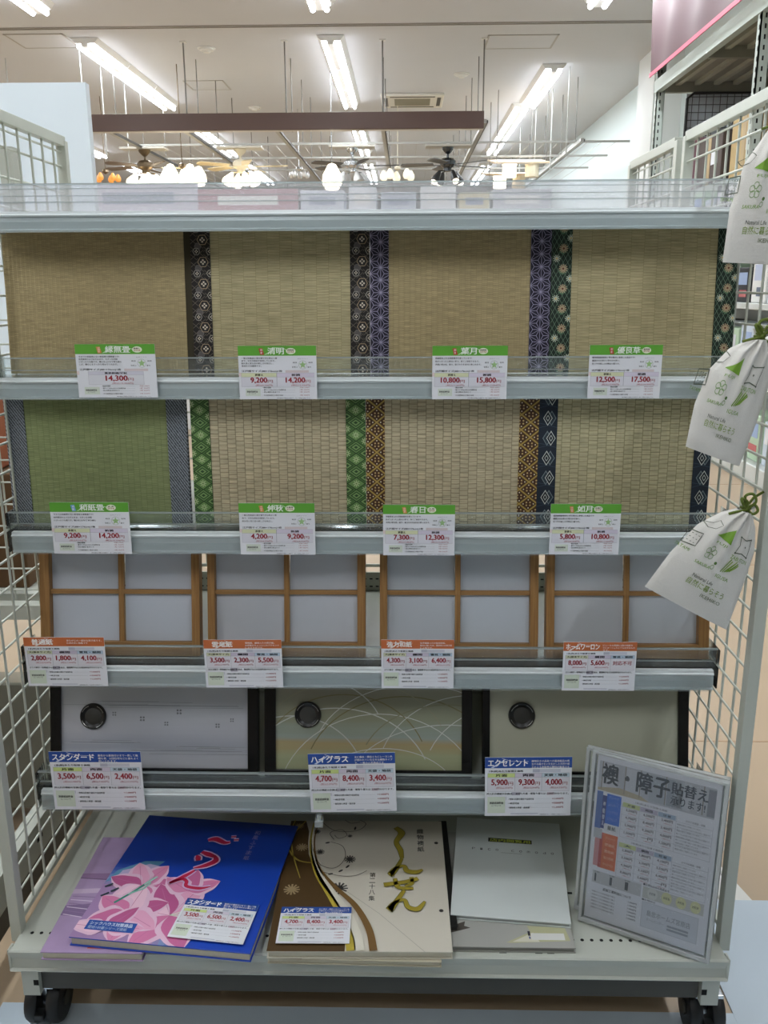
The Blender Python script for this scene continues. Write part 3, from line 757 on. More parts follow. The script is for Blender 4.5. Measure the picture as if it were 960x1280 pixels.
        P.rect(.03, .05, .235, .33, 'd2dcca', 1); P.text('別途追加料金', .055, .205, .215, .245, INK, .03, 2); P.text('について', .08, .165, .19, .195, INK, 0, 2)
        P.rect(.24, .28, .25, .33, 'c9cad2', 1)
        for i, (s, e) in enumerate((('・特殊な位置の場合や追加料金', .57), ('・4枚目可能', .40), ('・縁取替え希望・建具類', .52))):
            y = .275 - i * .074
            P.text(s, .27, y, e, y + .03, INK, .02, 2); P.line([(e + .02, y + .014), (.76, y + .014)], .00015, 'a5a6ac', 2)
            P.text('+%s円' % ('1,000', '500', '1,200')[i], .78, y + .004, .91, y + .034, RED, .02, 2)
        P.rect(.3, .032, .62, .045, 'b3b5c6', 1); P.text('※価格税抜 詳しくは係員にお尋ね下さい。', .64, .014, .94, .034, INK, 0, 2)
def price_card(rect, kind, label, title, cells, sub, rollv=0, yp=1.0525, **k):
    x0, y0, x1, y1 = rect; p = at_y(x0, y1, yp); q = at_y(x1, y0, yp)
    cw, ch = q.x - p.x, q.z - p.z
    t = thing('price_card', label, 'price card', (p.x + cw / 2, yp, p.z), (0, -rollv, 0), 'printed price cards clipped along the shelf edges')
    c = MB().box((-cw / 2, 0, 0), (cw / 2, .0007, ch), CARDM).build('card', t)
    P = Print(lambda u, v, l: (u - cw / 2, -.00008 * l - .0001, v), cw, ch); card_print(P, kind, title, cells, sub, **k)
    P.mb.build('printing', t)
    return t
def tc(*a): return [(('表替え', '新調')[i], p, t) for i, (p, t) in enumerate(a)]
S1 = ['今までの和紙表にない新感覚の縁無畳です!', '自然素材のよさはそのまま、モダンな空間', 'にぴったりな畳です。職人仕上げの丁寧な縁な', 'しが、暮らしをすっきり見せてくれます。']
S2 = ['一番人気商品!い草の香りが心地よい畳', '表で、丈夫な麻糸を使用しています。', '耐久性と見た目の美しさを両立し、', '長持ちする畳表です。']
S3 = ['高級感あふれる国産畳表を使っています!', '目がつまった上質ない草で、長くご使用できます。', '天然い草の色、香り、肌ざわりを存分に楽しめます。']
S4 = ['最高級国産畳表!い草を贅沢に使用した逸品です!', '厳選された長いい草のみを使い、', '色つやの美しさが際立つ畳です。']
price_card((99, 430, 193, 497), 'tatami', 'single-price card (14,300 yen) below the borderless mat at top left', '縁無畳', [('畳表新調/半帖', '14,300', '15,444')], S1, tagtxt='中国産', tagc='d08a4e', oval='縁無し')
price_card((300, 432, 395, 499), 'tatami', 'price card (9,200 and 14,200 yen) with red tag below the brown hexagon-bordered mat', '清明', tc(('9,200', '9,936'), ('14,200', '15,336')), S2, tagtxt='国産', tagc='b5372a', oval='純国産')
price_card((540, 432, 635, 499), 'tatami', 'price card (10,800 and 15,800 yen) below the purple-bordered mat', '葉月', tc(('10,800', '11,664'), ('15,800', '17,064')), S3, tagtxt='国産', tagc='b5372a', oval='純国産')
price_card((734, 431, 829, 498), 'tatami', 'price card (12,500 and 17,500 yen) below the green flower-lattice mat', '優良草', tc(('12,500', '13,500'), ('17,500', '18,900')), S4, tagtxt='国産', tagc='b5372a', oval='最高級')
price_card((68, 628, 160, 692), 'tatami', 'price card with a blue tag below the moss green mat', '和紙畳', tc(('9,200', '9,936'), ('14,200', '15,336')), S1[:3], tagtxt='和紙', tagc='6fa3cf', oval='丈夫')
price_card((301, 629, 393, 693), 'tatami', 'price card (4,200 and 9,200 yen) below the green diamond-bordered mat', '仲秋', tc(('4,200', '4,536'), ('9,200', '9,936')), S2[:3], tagtxt='中国産', tagc='d08a4e', oval='お買得')
price_card((479, 631, 569, 694), 'tatami', 'price card (7,300 and 12,300 yen) overlapping the gold-bordered mat', '春日', tc(('7,300', '7,884'), ('12,300', '13,284')), S3, tagtxt='中国産', tagc='d08a4e', oval='人気')
price_card((686, 630, 777, 693), 'tatami', 'price card (5,800 and 10,800 yen) below the navy-bordered mat', '如月', tc(('5,800', '6,264'), ('10,800', '11,664')), S4, tagtxt='中国産', tagc='d08a4e', oval='お値打')
def sc_(*a): return [(('大(基本サイズ)', '欄間', '雪見・猫間')[i], p, t) for i, (p, t) in enumerate(a)]
price_card((36, 797, 130, 857), 'shoji', 'leftmost orange-topped price card, showing 2,800 yen first', '普通紙', sc_(('2,800', '3,024'), ('1,800', '1,944'), ('4,100', '4,428')), ['昔ながらの一般的な障子紙です。', 'お求め安い価格です'], .006)
price_card((258, 800, 352, 859), 'shoji', 'orange-topped price card second from the left, showing 3,500 yen first', '雲竜紙', sc_(('3,500', '3,780'), ('2,300', '2,484'), ('5,500', '5,940')), ['雲柄調、繊維入りの障子紙。', 'お部屋のちょっとしたアクセント', 'におすすめです。'], .008)
price_card((477, 800, 568, 860), 'shoji', 'orange-topped price card third from the left, showing 4,300 yen first', '強力和紙', sc_(('4,300', '4,644'), ('3,100', '3,348'), ('6,400', '6,912')), ['化学繊維入りの強化和紙。', '破れに強いため、普段使いの障子紙', 'に人気です。'], .004)
price_card((702, 803, 797, 863), 'shoji', 'rightmost orange-topped price card, its third cell without a price', 'ホームワーロン', sc_(('8,000', '8,640'), ('5,600', '6,048'), ('対応不可', '')), ['ビニールの両面に2枚の和紙を', 'ラミネートしたとても丈夫なもの', 'です。'], .004)
def fc(*a): return [(('片面', '両面', '天袋・地袋')[i], p, t) for i, (p, t) in enumerate(a)]
FS = [['最低から最高付けまで一貫して職', '種を選、公団住宅などに最もよく', '用いられます。'], ['主に織糸・横糸ともにレーヨン糸', 'が使われている丈夫な織物タイプ', 'で、一番の人気商品です。'], ['織物好きの品格つき最高級品の風', '合やお趣きをいを生かした天然や絹', '工のよる高級帯の織物が最高です']]
FA = [('スタンダード', fc(('3,500', '3,780'), ('6,500', '7,020'), ('2,400', '2,592'))), ('ハイグラス', fc(('4,700', '5,076'), ('8,400', '9,072'), ('3,400', '3,672'))), ('エクセレント', fc(('5,900', '6,372'), ('9,300', '10,044'), ('4,000', '4,320')))]
price_card((69, 940, 176, 1011), 'fusuma', 'blue-topped price card below the grey fusuma sample', FA[0][0], FA[0][1], FS[0], .008)
price_card((389, 942, 496, 1014), 'fusuma', 'blue-topped price card below the wave-patterned fusuma sample', FA[1][0], FA[1][1], FS[1], .03)
price_card((606, 947, 717, 1019), 'fusuma', 'blue-topped price card below the plain cream fusuma sample', FA[2][0], FA[2][1], FS[2], .02)

# ------------------------------------------------------------------ sample books on the base deck
PAGE = mat('c2bda9', .8, name='page_block', noise=.06, nscale=200)
def book(label, bl, br, tl, zb, th, cover, pages=PAGE, cat='book', name='sample_book', over=.002):
    """bl, br, tl: photograph pixels of three corners of the cover, at height zb + th"""
    A, B, C_ = [at_z(p[0], p[1], zb + th) for p in (bl, br, tl)]
    u = (B - A).normalized(); W = (B - A).length; n = Vector((-u.y, u.x, 0)); H = (C_ - A).dot(n); ang = math.atan2(u.y, u.x)
    t = thing(name, label, cat, (A.x, A.y, zb), (0, 0, ang), 'sample books lying on the base deck')
    MB().box((over, over, .0012), (W - over, H - over, th - .0014), pages).build('page_block', t)
    MB().box((0, 0, 0), (W, H, .0014), cover).build('back_cover', t, bevel=.0004)
    cv = MB().box((0, 0, th - .0016), (W, H, th), cover).build('front_cover', t, bevel=.0004)
    return t, cv, Print(lambda x, y, l: (x, y, th + .00004 + .000018 * l), W, H, clip=(0, 0, W, H)), W, H
def book_sticker(t, th, x, y, w_, h_, rot, k, label=None):
    ca, sa = math.cos(rot), math.sin(rot)
    def fn(u, v, l): return (x + u * ca - v * sa, y + u * sa + v * ca, th + .0020 + .00002 * l)
    mb = MB(); vs = [fn(u, v, 0) for u, v in ((0, 0), (w_, 0), (w_, h_), (0, h_))] + [tuple(Vector(fn(u, v, 0)) - Vector((0, 0, .0005))) for u, v in ((0, 0), (w_, 0), (w_, h_), (0, h_))]
    mb.add(vs, [(0, 1, 2, 3), (7, 6, 5, 4), (0, 4, 5, 1), (1, 5, 6, 2), (2, 6, 7, 3), (3, 7, 4, 0)], CARDM)
    P = Print(fn, w_, h_, mb); card_print(P, 'fusuma', FA[k][0], FA[k][1], FS[k]); mb.build('price_sticker', t)
def grad_mat(name, stops, axis='Y', size=.26):
    m = bpy.data.materials.new(name); m.use_nodes = True; nt = m.node_tree; b = nt.nodes['Principled BSDF']; b.inputs['Roughness'].default_value = .35
    tc_ = nt.nodes.new('ShaderNodeTexCoord'); sp = nt.nodes.new('ShaderNodeSeparateXYZ'); nt.links.new(tc_.outputs['Object'], sp.inputs[0])
    mr = nt.nodes.new('ShaderNodeMapRange'); mr.inputs[1].default_value = 0; mr.inputs[2].default_value = size; nt.links.new(sp.outputs[axis], mr.inputs[0])
    rp = nt.nodes.new('ShaderNodeValToRGB'); cr = rp.color_ramp
    for k, (p, c) in enumerate(stops):
        e = cr.elements[k] if k < 2 else cr.elements.new(p); e.position = p; e.color = (*hexc(c), 1)
    nt.links.new(mr.outputs[0], rp.inputs[0]); nt.links.new(rp.outputs[0], b.inputs['Base Color']); return m
LAV = mat('a78fb4', .45, name='lavender_cover', noise=.12, nscale=45)
t, cv, P, W, H = book('lavender sample book with a red circle, half hidden under the blue book', (50, 1190), (178, 1192), (97, 1046), ZD + .0002, .012, LAV)
P.poly([(-.1, .64), (1, .66), (1, .56), (-.1, .60)], '8d6f94', 1); P.poly([(0, .50), (1, .54), (1, .50), (0, .46)], 'c3adc6', 1)
P.poly([(0, .36), (.5, .40), (1, .3), (1, .24), (0, .28)], '7f678f', 1); P.line([(0, .60), (.4, .585), (1, .62)], .002, '6f5578', 2)
for k in range(6): P.line([(.02, .44 - k * .03), (.35, .43 - k * .035), (1, .47 - k * .03)], .0014, 'd8c8da' if k % 2 else '8c7398', 2)
P.ring(.62, .86, .17, .085, .011, 'c2432c', 3, 24); P.ell(.62, .86, .12, .055, 'a592b6', 2, 24)
P.rect(.44, .03, .62, .075, 'c8583c', 3); P.rect(.53, .035, .60, .07, 'e6d8d6', 4)
P.mb.build('cover_picture', cv)
BL_ = grad_mat('blue_cover', [(0, '1f47b4'), (.5, '1741ab'), (1, '173a94')], 'Y', .27)
t, cv, P, W, H = book('blue sample book with pink lilies and crimson brush lettering', (86, 1171), (313, 1192), (176, 1018), ZD + .0125, .013, BL_)
lp = ['c96a9a', 'd887ae', 'e2a3c2', 'b9588c', 'ecc3d6', 'd47aa6']
def petal(cx, cy, L, wd, a, c, lay):
    pts = []
    for k in range(13):
        s = k / 12; r = wd * math.sin(PI * s ** .8) * (1 + .12 * math.sin(9 * s)); pts.append((s * L, r))
    pts = pts + [(x, -y * .9) for x, y in pts[::-1][1:-1]]
    def tr(pts, k=1): return [((cx + (x * math.cos(a) - y * k * math.sin(a))) / W, (cy + (x * math.sin(a) + y * k * math.cos(a))) / H) for x, y in pts]
    q = tr(pts); n = 13
    for i in range(n - 1):
        j = len(pts) - i if i else 0; j2 = len(pts) - i - 1
        P.poly([q[i], q[i + 1], q[j2 if i < n - 2 else n - 1], q[j]] if i < n - 2 else [q[i], q[n - 1], q[j]], 'e3bcd3', lay)
    q = tr(pts, .66)
    for i in range(n - 1):
        j = len(pts) - i if i else 0; j2 = len(pts) - i - 1
        P.poly([q[i], q[i + 1], q[j2 if i < n - 2 else n - 1], q[j]] if i < n - 2 else [q[i], q[n - 1], q[j]], c, lay + 1)
    P.line([(cx / W, cy / H), ((cx + L * .85 * math.cos(a)) / W, (cy + L * .85 * math.sin(a)) / H)], .0007, 'c2709c', lay + 2)
for q in range(7):       # soft blue-violet ground of the flower picture, a few printed tints
    f = 1 - q * .05
    P.poly([(0, 0), (.66 * f, 0), (.64 * f, .22 * f), (.52 * f, .36 * f), (.36 * f, .47 * f), (.22 * f, .56 * f), (0, .55 * f)], ('2a4fb2', '3f5cb0', '5470b6', '6a84bb', '7f93c2', '8f86b6', 'a383b0')[q], q * .3)
P.poly([(0, .40), (.10, .46), (.24, .53), (.28, .60), (.16, .59), (.03, .50)], '5a8fb0', 2.2)
P.poly([(.04, .42), (.14, .48), (.30, .55), (.20, .57), (.06, .50)], 'b7a9cc', 2.4)
lay = 3
for cx, cy, L, wd, c0, arr in ((.052, .105, .050, .0205, 0, (0.2, 1.1, 2.0, 2.9, 4.1, 5.2)), (.112, .052, .068, .0270, 1, (.25, 1.2, 2.1, 3.0, 4.2, 5.3)), (.055, .050, .054, .0240, 3, (.5, 1.5, 2.6, 3.6, 4.7, 5.8)), (.040, .02, .05, .016, 2, (.1, 1.0, 3.1)), (.120, .100, .045, .0185, 5, (.6, 1.6, 2.6))):
    for q, a in enumerate(arr): petal(cx, cy, L, wd, a, lp[(c0 + q) % 6], lay); lay += 2
for a in (-.1, .25, .55): P.line([(.112 / W, .052 / H), ((.112 + .032 * math.cos(a)) / W, (.052 + .032 * math.sin(a)) / H)], .0012, 'dfe6d2', lay + 3)
P.line([(.13, .25), (.20, .34), (.28, .46)], .0035, '3f8f7e', lay + 3); P.line([(.18, .32), (.25, .37), (.27, .42)], .0028, '8fc0b4', lay + 4); P.line([(.24, .40), (.29, .47)], .0028, 'a9cfc6', lay + 4)
for x, y in ((.02, .36), (.07, .33), (.03, .29)): P.line([(x, y), (x + .035, y + .03)], .0035, '2a3b46', lay + 3)
def strokes(P, L, c, glow=None, k=1.0):
    for st in L:
        pts = [(p[0], p[1]) for p in st]; ws = [p[2] * k for p in st]
        # resample for smooth brush lines
        X = []; Wd = []
        for i in range(len(pts) - 1):
            p0 = pts[max(i - 1, 0)]; p1 = pts[i]; p2 = pts[i + 1]; p3 = pts[min(i + 2, len(pts) - 1)]
            for q in range(6):
                t = q / 6; f = lambda a, b, c_, d: .5 * ((2 * b) + (-a + c_) * t + (2 * a - 5 * b + 4 * c_ - d) * t * t + (-a + 3 * b - 3 * c_ + d) * t ** 3)
                X.append((f(p0[0], p1[0], p2[0], p3[0]), f(p0[1], p1[1], p2[1], p3[1]))); Wd.append(ws[i] + (ws[i + 1] - ws[i]) * t)
        X.append(pts[-1]); Wd.append(ws[-1])
        cl = P.clip; P.clip = None
        if glow: P.line(X, [v + (.0045 if k == 1 else .0014) for v in Wd], glow, 88)
        P.line(X, Wd, c, 90); P.clip = cl
GO = [[(.555, .80, .004), (.60, .815, .010), (.665, .79, .007), (.70, .80, .002)], [(.69, .845, .003), (.72, .85, .003)], [(.715, .82, .003), (.745, .825, .003)],
      [(.555, .695, .005), (.60, .68, .009), (.645, .665, .006)]]
RI = [[(.535, .63, .002), (.55, .60, .008), (.56, .56, .006)], [(.64, .65, .003), (.665, .58, .009), (.62, .505, .008), (.555, .455, .002)]]
NN = [[(.60, .44, .004), (.56, .38, .008), (.49, .30, .003), (.55, .345, .006), (.585, .33, .006), (.60, .285, .006), (.68, .275, .007), (.74, .30, .002)]]
RI = [[(x, .555 + (y - .455) * .62, w_) for x, y, w_ in st] for st in RI]
NN = [[(.46 + (x - .49) * 1.0, .40 + (y - .27) * .82, w_ * .85) for x, y, w_ in st] for st in NN]
strokes(P, [[(x - .08, y, w_) for x, y, w_ in st] for st in GO + RI + NN], 'c01f4a', 'd0b2d6')
P.vtext('和風ふすま紙', .76, .66, .93, .035, '9d8cb8', 0, 5)
P.rect(.055, .055, .33, .12, '1f4fa2', 60); P.text('シックハウス対策商品', .07, .088, .31, .112, 'dce6f2', .02, 61); P.text('壁紙100番シリーズ襖紙', .07, .063, .29, .083, 'c3d2e6', 0, 61)
P.mb.build('cover_picture', cv)
book_sticker(t, .0145, .124, .012, .098, .072, -.02, 0)
CREAM = mat('d0cabb', .4, name='cream_cover')
t0, cv0, P0, W, H = book('cream and brown lower sample book, only its front edge showing under the second volume', (334, 1198), (552, 1203), (366, 1040), ZD + .0002, .008, mat('b5ae98', .5))
P0.rect(0, 0, .2, .3, '5d4520', 1); P0.mb.build('cover_picture', cv0)
t, cv, P, W, H = book('cream sample book with gold brush lettering and a brown floral curve', (333, 1189), (566, 1190), (365, 1026), ZD + .0085, .011, CREAM)
def curve_pts(off): return [(x + off, y) for x, y in ((.10, 1.0), (.14, .9), (.16, .75), (.20, .6), (.28, .45), (.40, .33), (.50, .22), (.58, .1), (.63, 0))]
BRN = '4f3919'
cp = [(.10, 1.0), (.13, .9), (.135, .8), (.15, .7), (.19, .6), (.25, .48), (.31, .38), (.36, .30), (.40, .2), (.42, .1), (.42, 0)]
for i in range(len(cp) - 1): P.poly([(0, cp[i][1]), cp[i], cp[i + 1], (0, cp[i + 1][1])], BRN, 1)
strokes(P, [[(.17, 1.0, .001), (.16, .85, .003), (.175, .7, .005), (.24, .52, .009), (.33, .38, .010), (.42, .24, .012), (.48, .1, .012), (.50, .0, .012)]], 'd9d4c4', None)
strokes(P, [[(.155, .98, .001), (.15, .82, .003), (.17, .68, .004), (.22, .53, .007), (.31, .37, .008), (.39, .22, .010), (.44, .08, .012), (.455, .0, .012)]], 'b9a53c', None)
strokes(P, [[(.185, .98, .001), (.175, .8, .002), (.22, .6, .003), (.33, .44, .006), (.46, .30, .008), (.545, .14, .009), (.575, 0, .010)]], '75572c', None)
strokes(P, [[(.03, 1.0, .001), (.0, .8, .002), (.08, .65, .003), (.20, .62, .001)], [(.10, .99, .0015), (.03, .85, .002), (.05, .7, .002), (.12, .5, .001)]], 'b59f45', None)
for cx, cy, r in ((.10, .76, .009), (.08, .42, .011), (.14, .22, .008), (.06, .95, .007)): flower(P if 0 else type('Q', (), {'line': lambda s, pts, wd, c, l: P.line([(x / W, y / H) for x, y in pts], wd, c, l), 'ell': lambda s, x, y, a, b, c, l, n: P.ell(x / W, y / H, a / W, b / H, c, l, n)})(), cx * W, cy * H, r, 'a48f6a', 12)
QP = type('Q', (), {'line': lambda s, pts, wd, c, l: P.line([(x / W, y / H) for x, y in pts], wd, c, l), 'ell': lambda s, x, y, a, b, c, l, n: P.ell(x / W, y / H, a / W, b / H, c, l, n)})()
for cx, cy, r in ((.41, .66, .0085), (.36, .43, .0120), (.22, .72, .0065), (.18, .90, .006), (.40, .86, .004)): flower(QP, cx * W, cy * H, r, '3c3a38', 12)
for a in ([(.20, .99), (.30, .90), (.44, .90), (.50, .96), (.46, 1.0)], [(.30, .82), (.27, .88), (.34, .91), (.38, .86), (.33, .83), (.30, .86)], [(.16, .78), (.22, .62), (.32, .58), (.38, .66), (.36, .76), (.28, .80)], [(.22, .56), (.35, .52), (.45, .52), (.52, .56)], [(.36, 1.0), (.40, .97), (.46, .98)]):
    strokes(P, [[(x, y, .0009) for x, y in a]], '55504a', None)
for x, y, a in ((.26, .80, .3), (.30, .54, .2), (.36, .565, .6), (.43, .93, 1.4), (.40, .60, .9)): P.ell(x, y, .016, .007, '3c3a38', 4, 10, a)
strokes(P, [[(.695, .93, .006), (.735, .88, .009), (.70, .80, .006), (.725, .73, .007), (.735, .66, .004)],
            [(.735, .66, .003), (.70, .58, .006), (.665, .53, .009), (.69, .575, .005), (.745, .60, .004), (.765, .56, .007), (.82, .55, .007), (.86, .57, .002)],
            [(.625, .45, .007), (.68, .46, .006), (.76, .475, .006), (.83, .50, .006)], [(.79, .51, .004), (.79, .46, .005), (.75, .44, .003)], [(.69, .50, .004), (.705, .44, .006), (.74, .425, .005), (.80, .425, .004)],
            [(.745, .41, .004), (.70, .33, .006), (.66, .27, .010), (.69, .32, .005), (.745, .34, .004), (.765, .29, .006), (.82, .275, .007), (.865, .33, .002)]], 'a08f2c', '6b6a3a', 1.1)
P.vtext('織物襖紙', .855, .72, .93, .042, '3a3834', .02, 5)
P.vtext('第二十八集', .555, .335, .555, .035, '3a3834', .01, 5)
for x, y in ((.955, .80), (.955, .27)): P.ell(x, y, .013, .011, '26221e', 5, 14); P.ring(x, y, .013, .011, .0006, '9a9488', 6, 14)
P.line([(.33, .47), (.6, .25), (.85, 0)], .0007, 'a9a496', 2)
P.mb.build('cover_picture', cv)
book_sticker(t, .0123, .010, .010, .092, .066, 0, 1)
# silver-grey book under the white one
SILV = mat('a5a59f', .3, name='silver_grey_cover')
t, cv, P, W, H = book('silver-grey booklet with a pale photo strip, lying under the white booklet', (564, 1183), (720, 1185), (569, 1040), ZD + .0002, .008, SILV, mat('8d8c86', .6))
P.poly([(.45, .035), (.62, .10), (.66, .11), (.64, .16), (.95, .145), (.97, .05), (.48, .03)], 'b4b48f', 1); P.poly([(.5, .04), (.68, .11), (.72, .04)], 'd2d0bd', 2); P.rect(.66, .055, .93, .105, 'd5d6d2', 3)
P.rect(.635, .085, .655, .12, '20202a', 4); P.rect(.640, .062, .652, .08, '3a4a8a', 4); P.poly([(0, .15), (.13, .19), (.12, .155), (.17, .14), (0, .10)], '47413a', 2)
P.poly([(.3, .27), (1, .27), (1, .18), (.55, .17), (.4, .2)], '8c979c', 1); P.mb.build('cover_picture', cv)
t, cv, P, W, H = book('white glossy booklet with a highlighted in-store label', (563, 1143), (714, 1155), (567, 1021), ZD + .0085, .007, mat('d2d9d7', .3, name='glossy_white_cover'), mat('a5aaa8', .6))
P.rect(.31, .742, .72, .785, '20241c', 2); P.text('店内閲覧用', .325, .747, .705, .780, 'b6c04a', .03, 3)
for i, ch in enumerate('Pico Comodo'):
    if ch != ' ': P.text(ch, .16 + i * .073, .645, .175 + i * .073 + .012, .668, '4a4f50', 0, 3)
P.line([(.43, .63), (.62, .63)], .0006, '6a6f70', 2)
P.mb.build('cover_picture', cv)
t, cv, P, W, H = book('thin dark-edged booklet in the gap between the cream and white books', (560, 1158), (572, 1158), (565, 1026), ZD + .0003, .014, mat('1d1c1a', .4), mat('343330', .6), over=.0005)

# ------------------------------------------------------------------ clear sign holder with poster
def holder(label, bl, br, zb, lean, H, name, poster, flare=0):
    A = at_z(*bl, zb); B = at_z(*br, zb); u = (B - A); W = u.length; ang = math.atan2(u.y, u.x)
    t = thing(name, label, 'sign holder', A, (-lean, 0, 0)); t.rotation_mode = 'XYZ'
    t.matrix_world = Matrix.Translation(A) @ Matrix.Rotation(ang, 4, 'Z') @ Matrix.Rotation(-lean, 4, 'X')
    def pane(y, r=.008):
        pts = []
        for cx, cz, a0 in ((r, r, PI), (W - r, r, 1.5 * PI), (W - r, H - r, 0), (r, H - r, .5 * PI)):
            for q in range(4): pts.append((cx + r * math.cos(a0 + PI / 6 * q), cz + r * math.sin(a0 + PI / 6 * q)))
        return pts, y
    for y in (0, .0075):
        pts, yy = pane(y); MB().prism(pts, 'y', yy, yy + .0018, VINYL).build('clear_pane', t)
    for a, b in (((0, -.0004, 0), (W, .0095, .006)), ((0, -.0004, .004), (.0045, .0095, H)), ((W - .0045, -.0004, .004), (W, .0095, H)), ((0, -.0004, H - .004), (W, .0095, H))):
        MB().box(a, b, VEDGE).build('clear_edge', t, bevel=.001)
    return t, W, H
t, W, H = holder('clear sign holder with a blue and orange price list poster at the right front', (722, 1150), (886, 1206), ZD + .003, math.radians(6), .238, 'sign_holder', True)
PW, PH = W - .014, H - .012
ps = MB().box((.007, .0028, .008), (.007 + PW, .0034, .008 + PH), mat('dfe1e9', .5, name='poster_paper')).build('poster', t)
P = Print(lambda u, v, l: (.007 + u, .0027 - .00006 * l, .008 + v), PW, PH)
P.rect(.02, .79, .96, .965, 'b9bcc6', 1)
for x, c in ((.05, 'c9ccd4'), (.25, 'c5c9d2'), (.44, 'aab0bc'), (.58, '9aa1ae'), (.64, 'c3c8d2'), (.90, '8c909c')): P.rect(x, .80, x + .13 if x < .9 else .96, .955, c, 2)
for x in (.045, .235, .36, .565, .86): P.rect(x, .80, x + .008, .965, '8a857e', 3)
P.poly([(.02, .79), (.02, .805), (.2, .83), (.38, .815), (.45, .79)], 'b5aa94', 3)
P.text('襖・障子', .05, .835, .60, .955, '2c3440', .035, 5); P.text('貼替え', .615, .875, .90, .945, '3a4252', .03, 5); P.text('承ります!', .615, .815, .885, .865, '3f4757', .02, 5)
P.rect(.02, .56, .07, .785, '4e6fb4', 1); P.rect(.07, .565, .105, .765, '2b3f86', 2); P.rect(.105, .60, .225, .78, '2f6fd2', 3); P.rect(.10, .555, .225, .598, 'd6d9e0', 3); P.text('量紙', .13, .565, .2, .59, '30343c', .02, 4)
for i, s in enumerate(('グレード', 'スタンダード', 'ハイグラス', 'エクセレント')): P.text(s, .12, .752 - i * .043, .205, .770 - i * .043, '8fb4ea', 0, 4)
P.vtext('襖', .088, .70, .73, .02, 'd0d8ee', .02, 4); P.vtext('貼替え', .088, .58, .69, .02, 'd0d8ee', .02, 4)
P.rect(.035, .33, .075, .535, 'c88a8a', 1); P.rect(.075, .325, .10, .54, 'b2453a', 2); P.rect(.10, .325, .225, .54, 'cf6428', 3); P.rect(.02, .50, .09, .56, 'b9bcc2', 3)
for i, s in enumerate(('グレード', '普通紙', '雲竜紙', '強力和紙', 'ホームワーロン')): P.text(s, .12, .505 - i * .040, .205, .523 - i * .040, 'f0c49a', 0, 4)
for base, rows in ((.757, (('3,500', '6,500', '2,400'), ('4,700', '8,400', '3,400'), ('5,900', '9,300', '4,000'), ('1,500', '―', '1,200'))), (.515, (('2,800', '1,800', '4,100'), ('3,500', '2,300', '5,500'), ('4,300', '3,100', '6,400'), ('8,000', '5,600', '―')))):
    P.text('1本(枚)あたり貼替え価格' if base > .6 else '1本(枚)あたり貼替え価格表', .34, base + .005, .60, base + .019, '4a4e5a', 0, 3)
    for j, (hd, hc) in enumerate((('片面', 'c9d39a'), ('両面', 'bcb6cc'), ('天袋・地袋', 'a3b6cf'))):
        x = .24 + j * .145; P.rect(x, base - .028, x + .14, base - .002, hc, 2); P.text(hd if base > .6 else ('大', '欄間', '雪見・猫間')[j], x + .04, base - .022, x + .10, base - .008, '30343c', .03, 3)
        for i, r in enumerate(rows):
            y = base - .045 - i * .045
            P.text(r[j] + '円', x + .03, y - .008, x + .12, y + .010, '4a3a44', .02, 3); P.text('(税込)', x + .05, y - .022, x + .115, y - .012, 'b06a74', 0, 3)
    for i in range(5): P.line([(.235, base - .03 - i * .045), (.96, base - .03 - i * .045)], .0003, '9da1ae', 2)
    for x in (.235, .38, .525, .675, .96): P.line([(x, base), (x, base - .21)], .0003, '9da1ae', 2)
    P.text('おすすめ用途・特徴', .75, base - .022, .9, base - .008, '565a66', 0, 3)
    for i in range(9): P.text('軽くて丈夫な紙で初めての貼り替えに最適です。' if i % 2 else '豊富な柄をご用意しています。', .685, base - .05 - i * .018, .95 if i % 2 else .87, base - .040 - i * .018, '6a6e7a', 0, 3)
P.rect(.04, .225, .455, .30, 'bfc1c6', 1)
for k in range(3): P.rect(.06 + k * .13, .235, .075 + k * .13 + .006 * k, .285, '555960', 2); P.text('縁の種類', .055 + k * .13, .289, .10 + k * .13, .298, '444850', 0, 2)
P.text('追加工事料金について', .14, .19, .38, .208, '30343c', .03, 3)
for i in range(6):
    P.text('・特殊サイズの襖紙貼り替え', .04, .165 - i * .02, .25, .176 - i * .02, '4a4e58', 0, 3); P.text('1,000円', .36, .165 - i * .02, .43, .176 - i * .02, '4a4e58', .02, 3)
P.rect(.47, .225, .96, .295, 'c4c6c4', 1)
P.text('■お申込みから完成まで', .47, .30, .68, .315, '4a4e58', .02, 3)
for k in range(4): P.ell(.55 + k * .115, .262, .042, .036, 'd5d6a6' if k else 'd2d4d2', 2, 18); P.text('お打合', .525 + k * .115, .255, .575 + k * .115, .27, '3c404a', .02, 3)
P.rect(.475, .05, .93, .205, 'aeb2bc', 1); P.rect(.478, .052, .927, .203, 'ced2dc', 2); P.text('■お問合せ', .47, .21, .58, .222, '4a4e58', .02, 3)
P.text('島忠ホームズ宮原店', .52, .125, .87, .16, '8e939e', .01, 3); P.text('ホームセンター', .52, .095, .66, .112, '8e939e', 0, 3); P.rect(.69, .075, .86, .088, '9da2ad', 3); P.rect(.69, .095, .86, .108, '9da2ad', 3)
P.mb.build('printing', ps)
# second, empty-backed holder standing behind the first
t2, W2, H2 = holder('empty clear holder behind the price list poster, its edges showing left and right', (717, 1136), (889, 1190), ZD + .003, math.radians(5), .232, 'sign_holder', False)
MB().box((.02, .003, .01), (W2 - .006, .0036, H2 - .012), mat('b9beca', .5)).build('insert_sheet', t2)

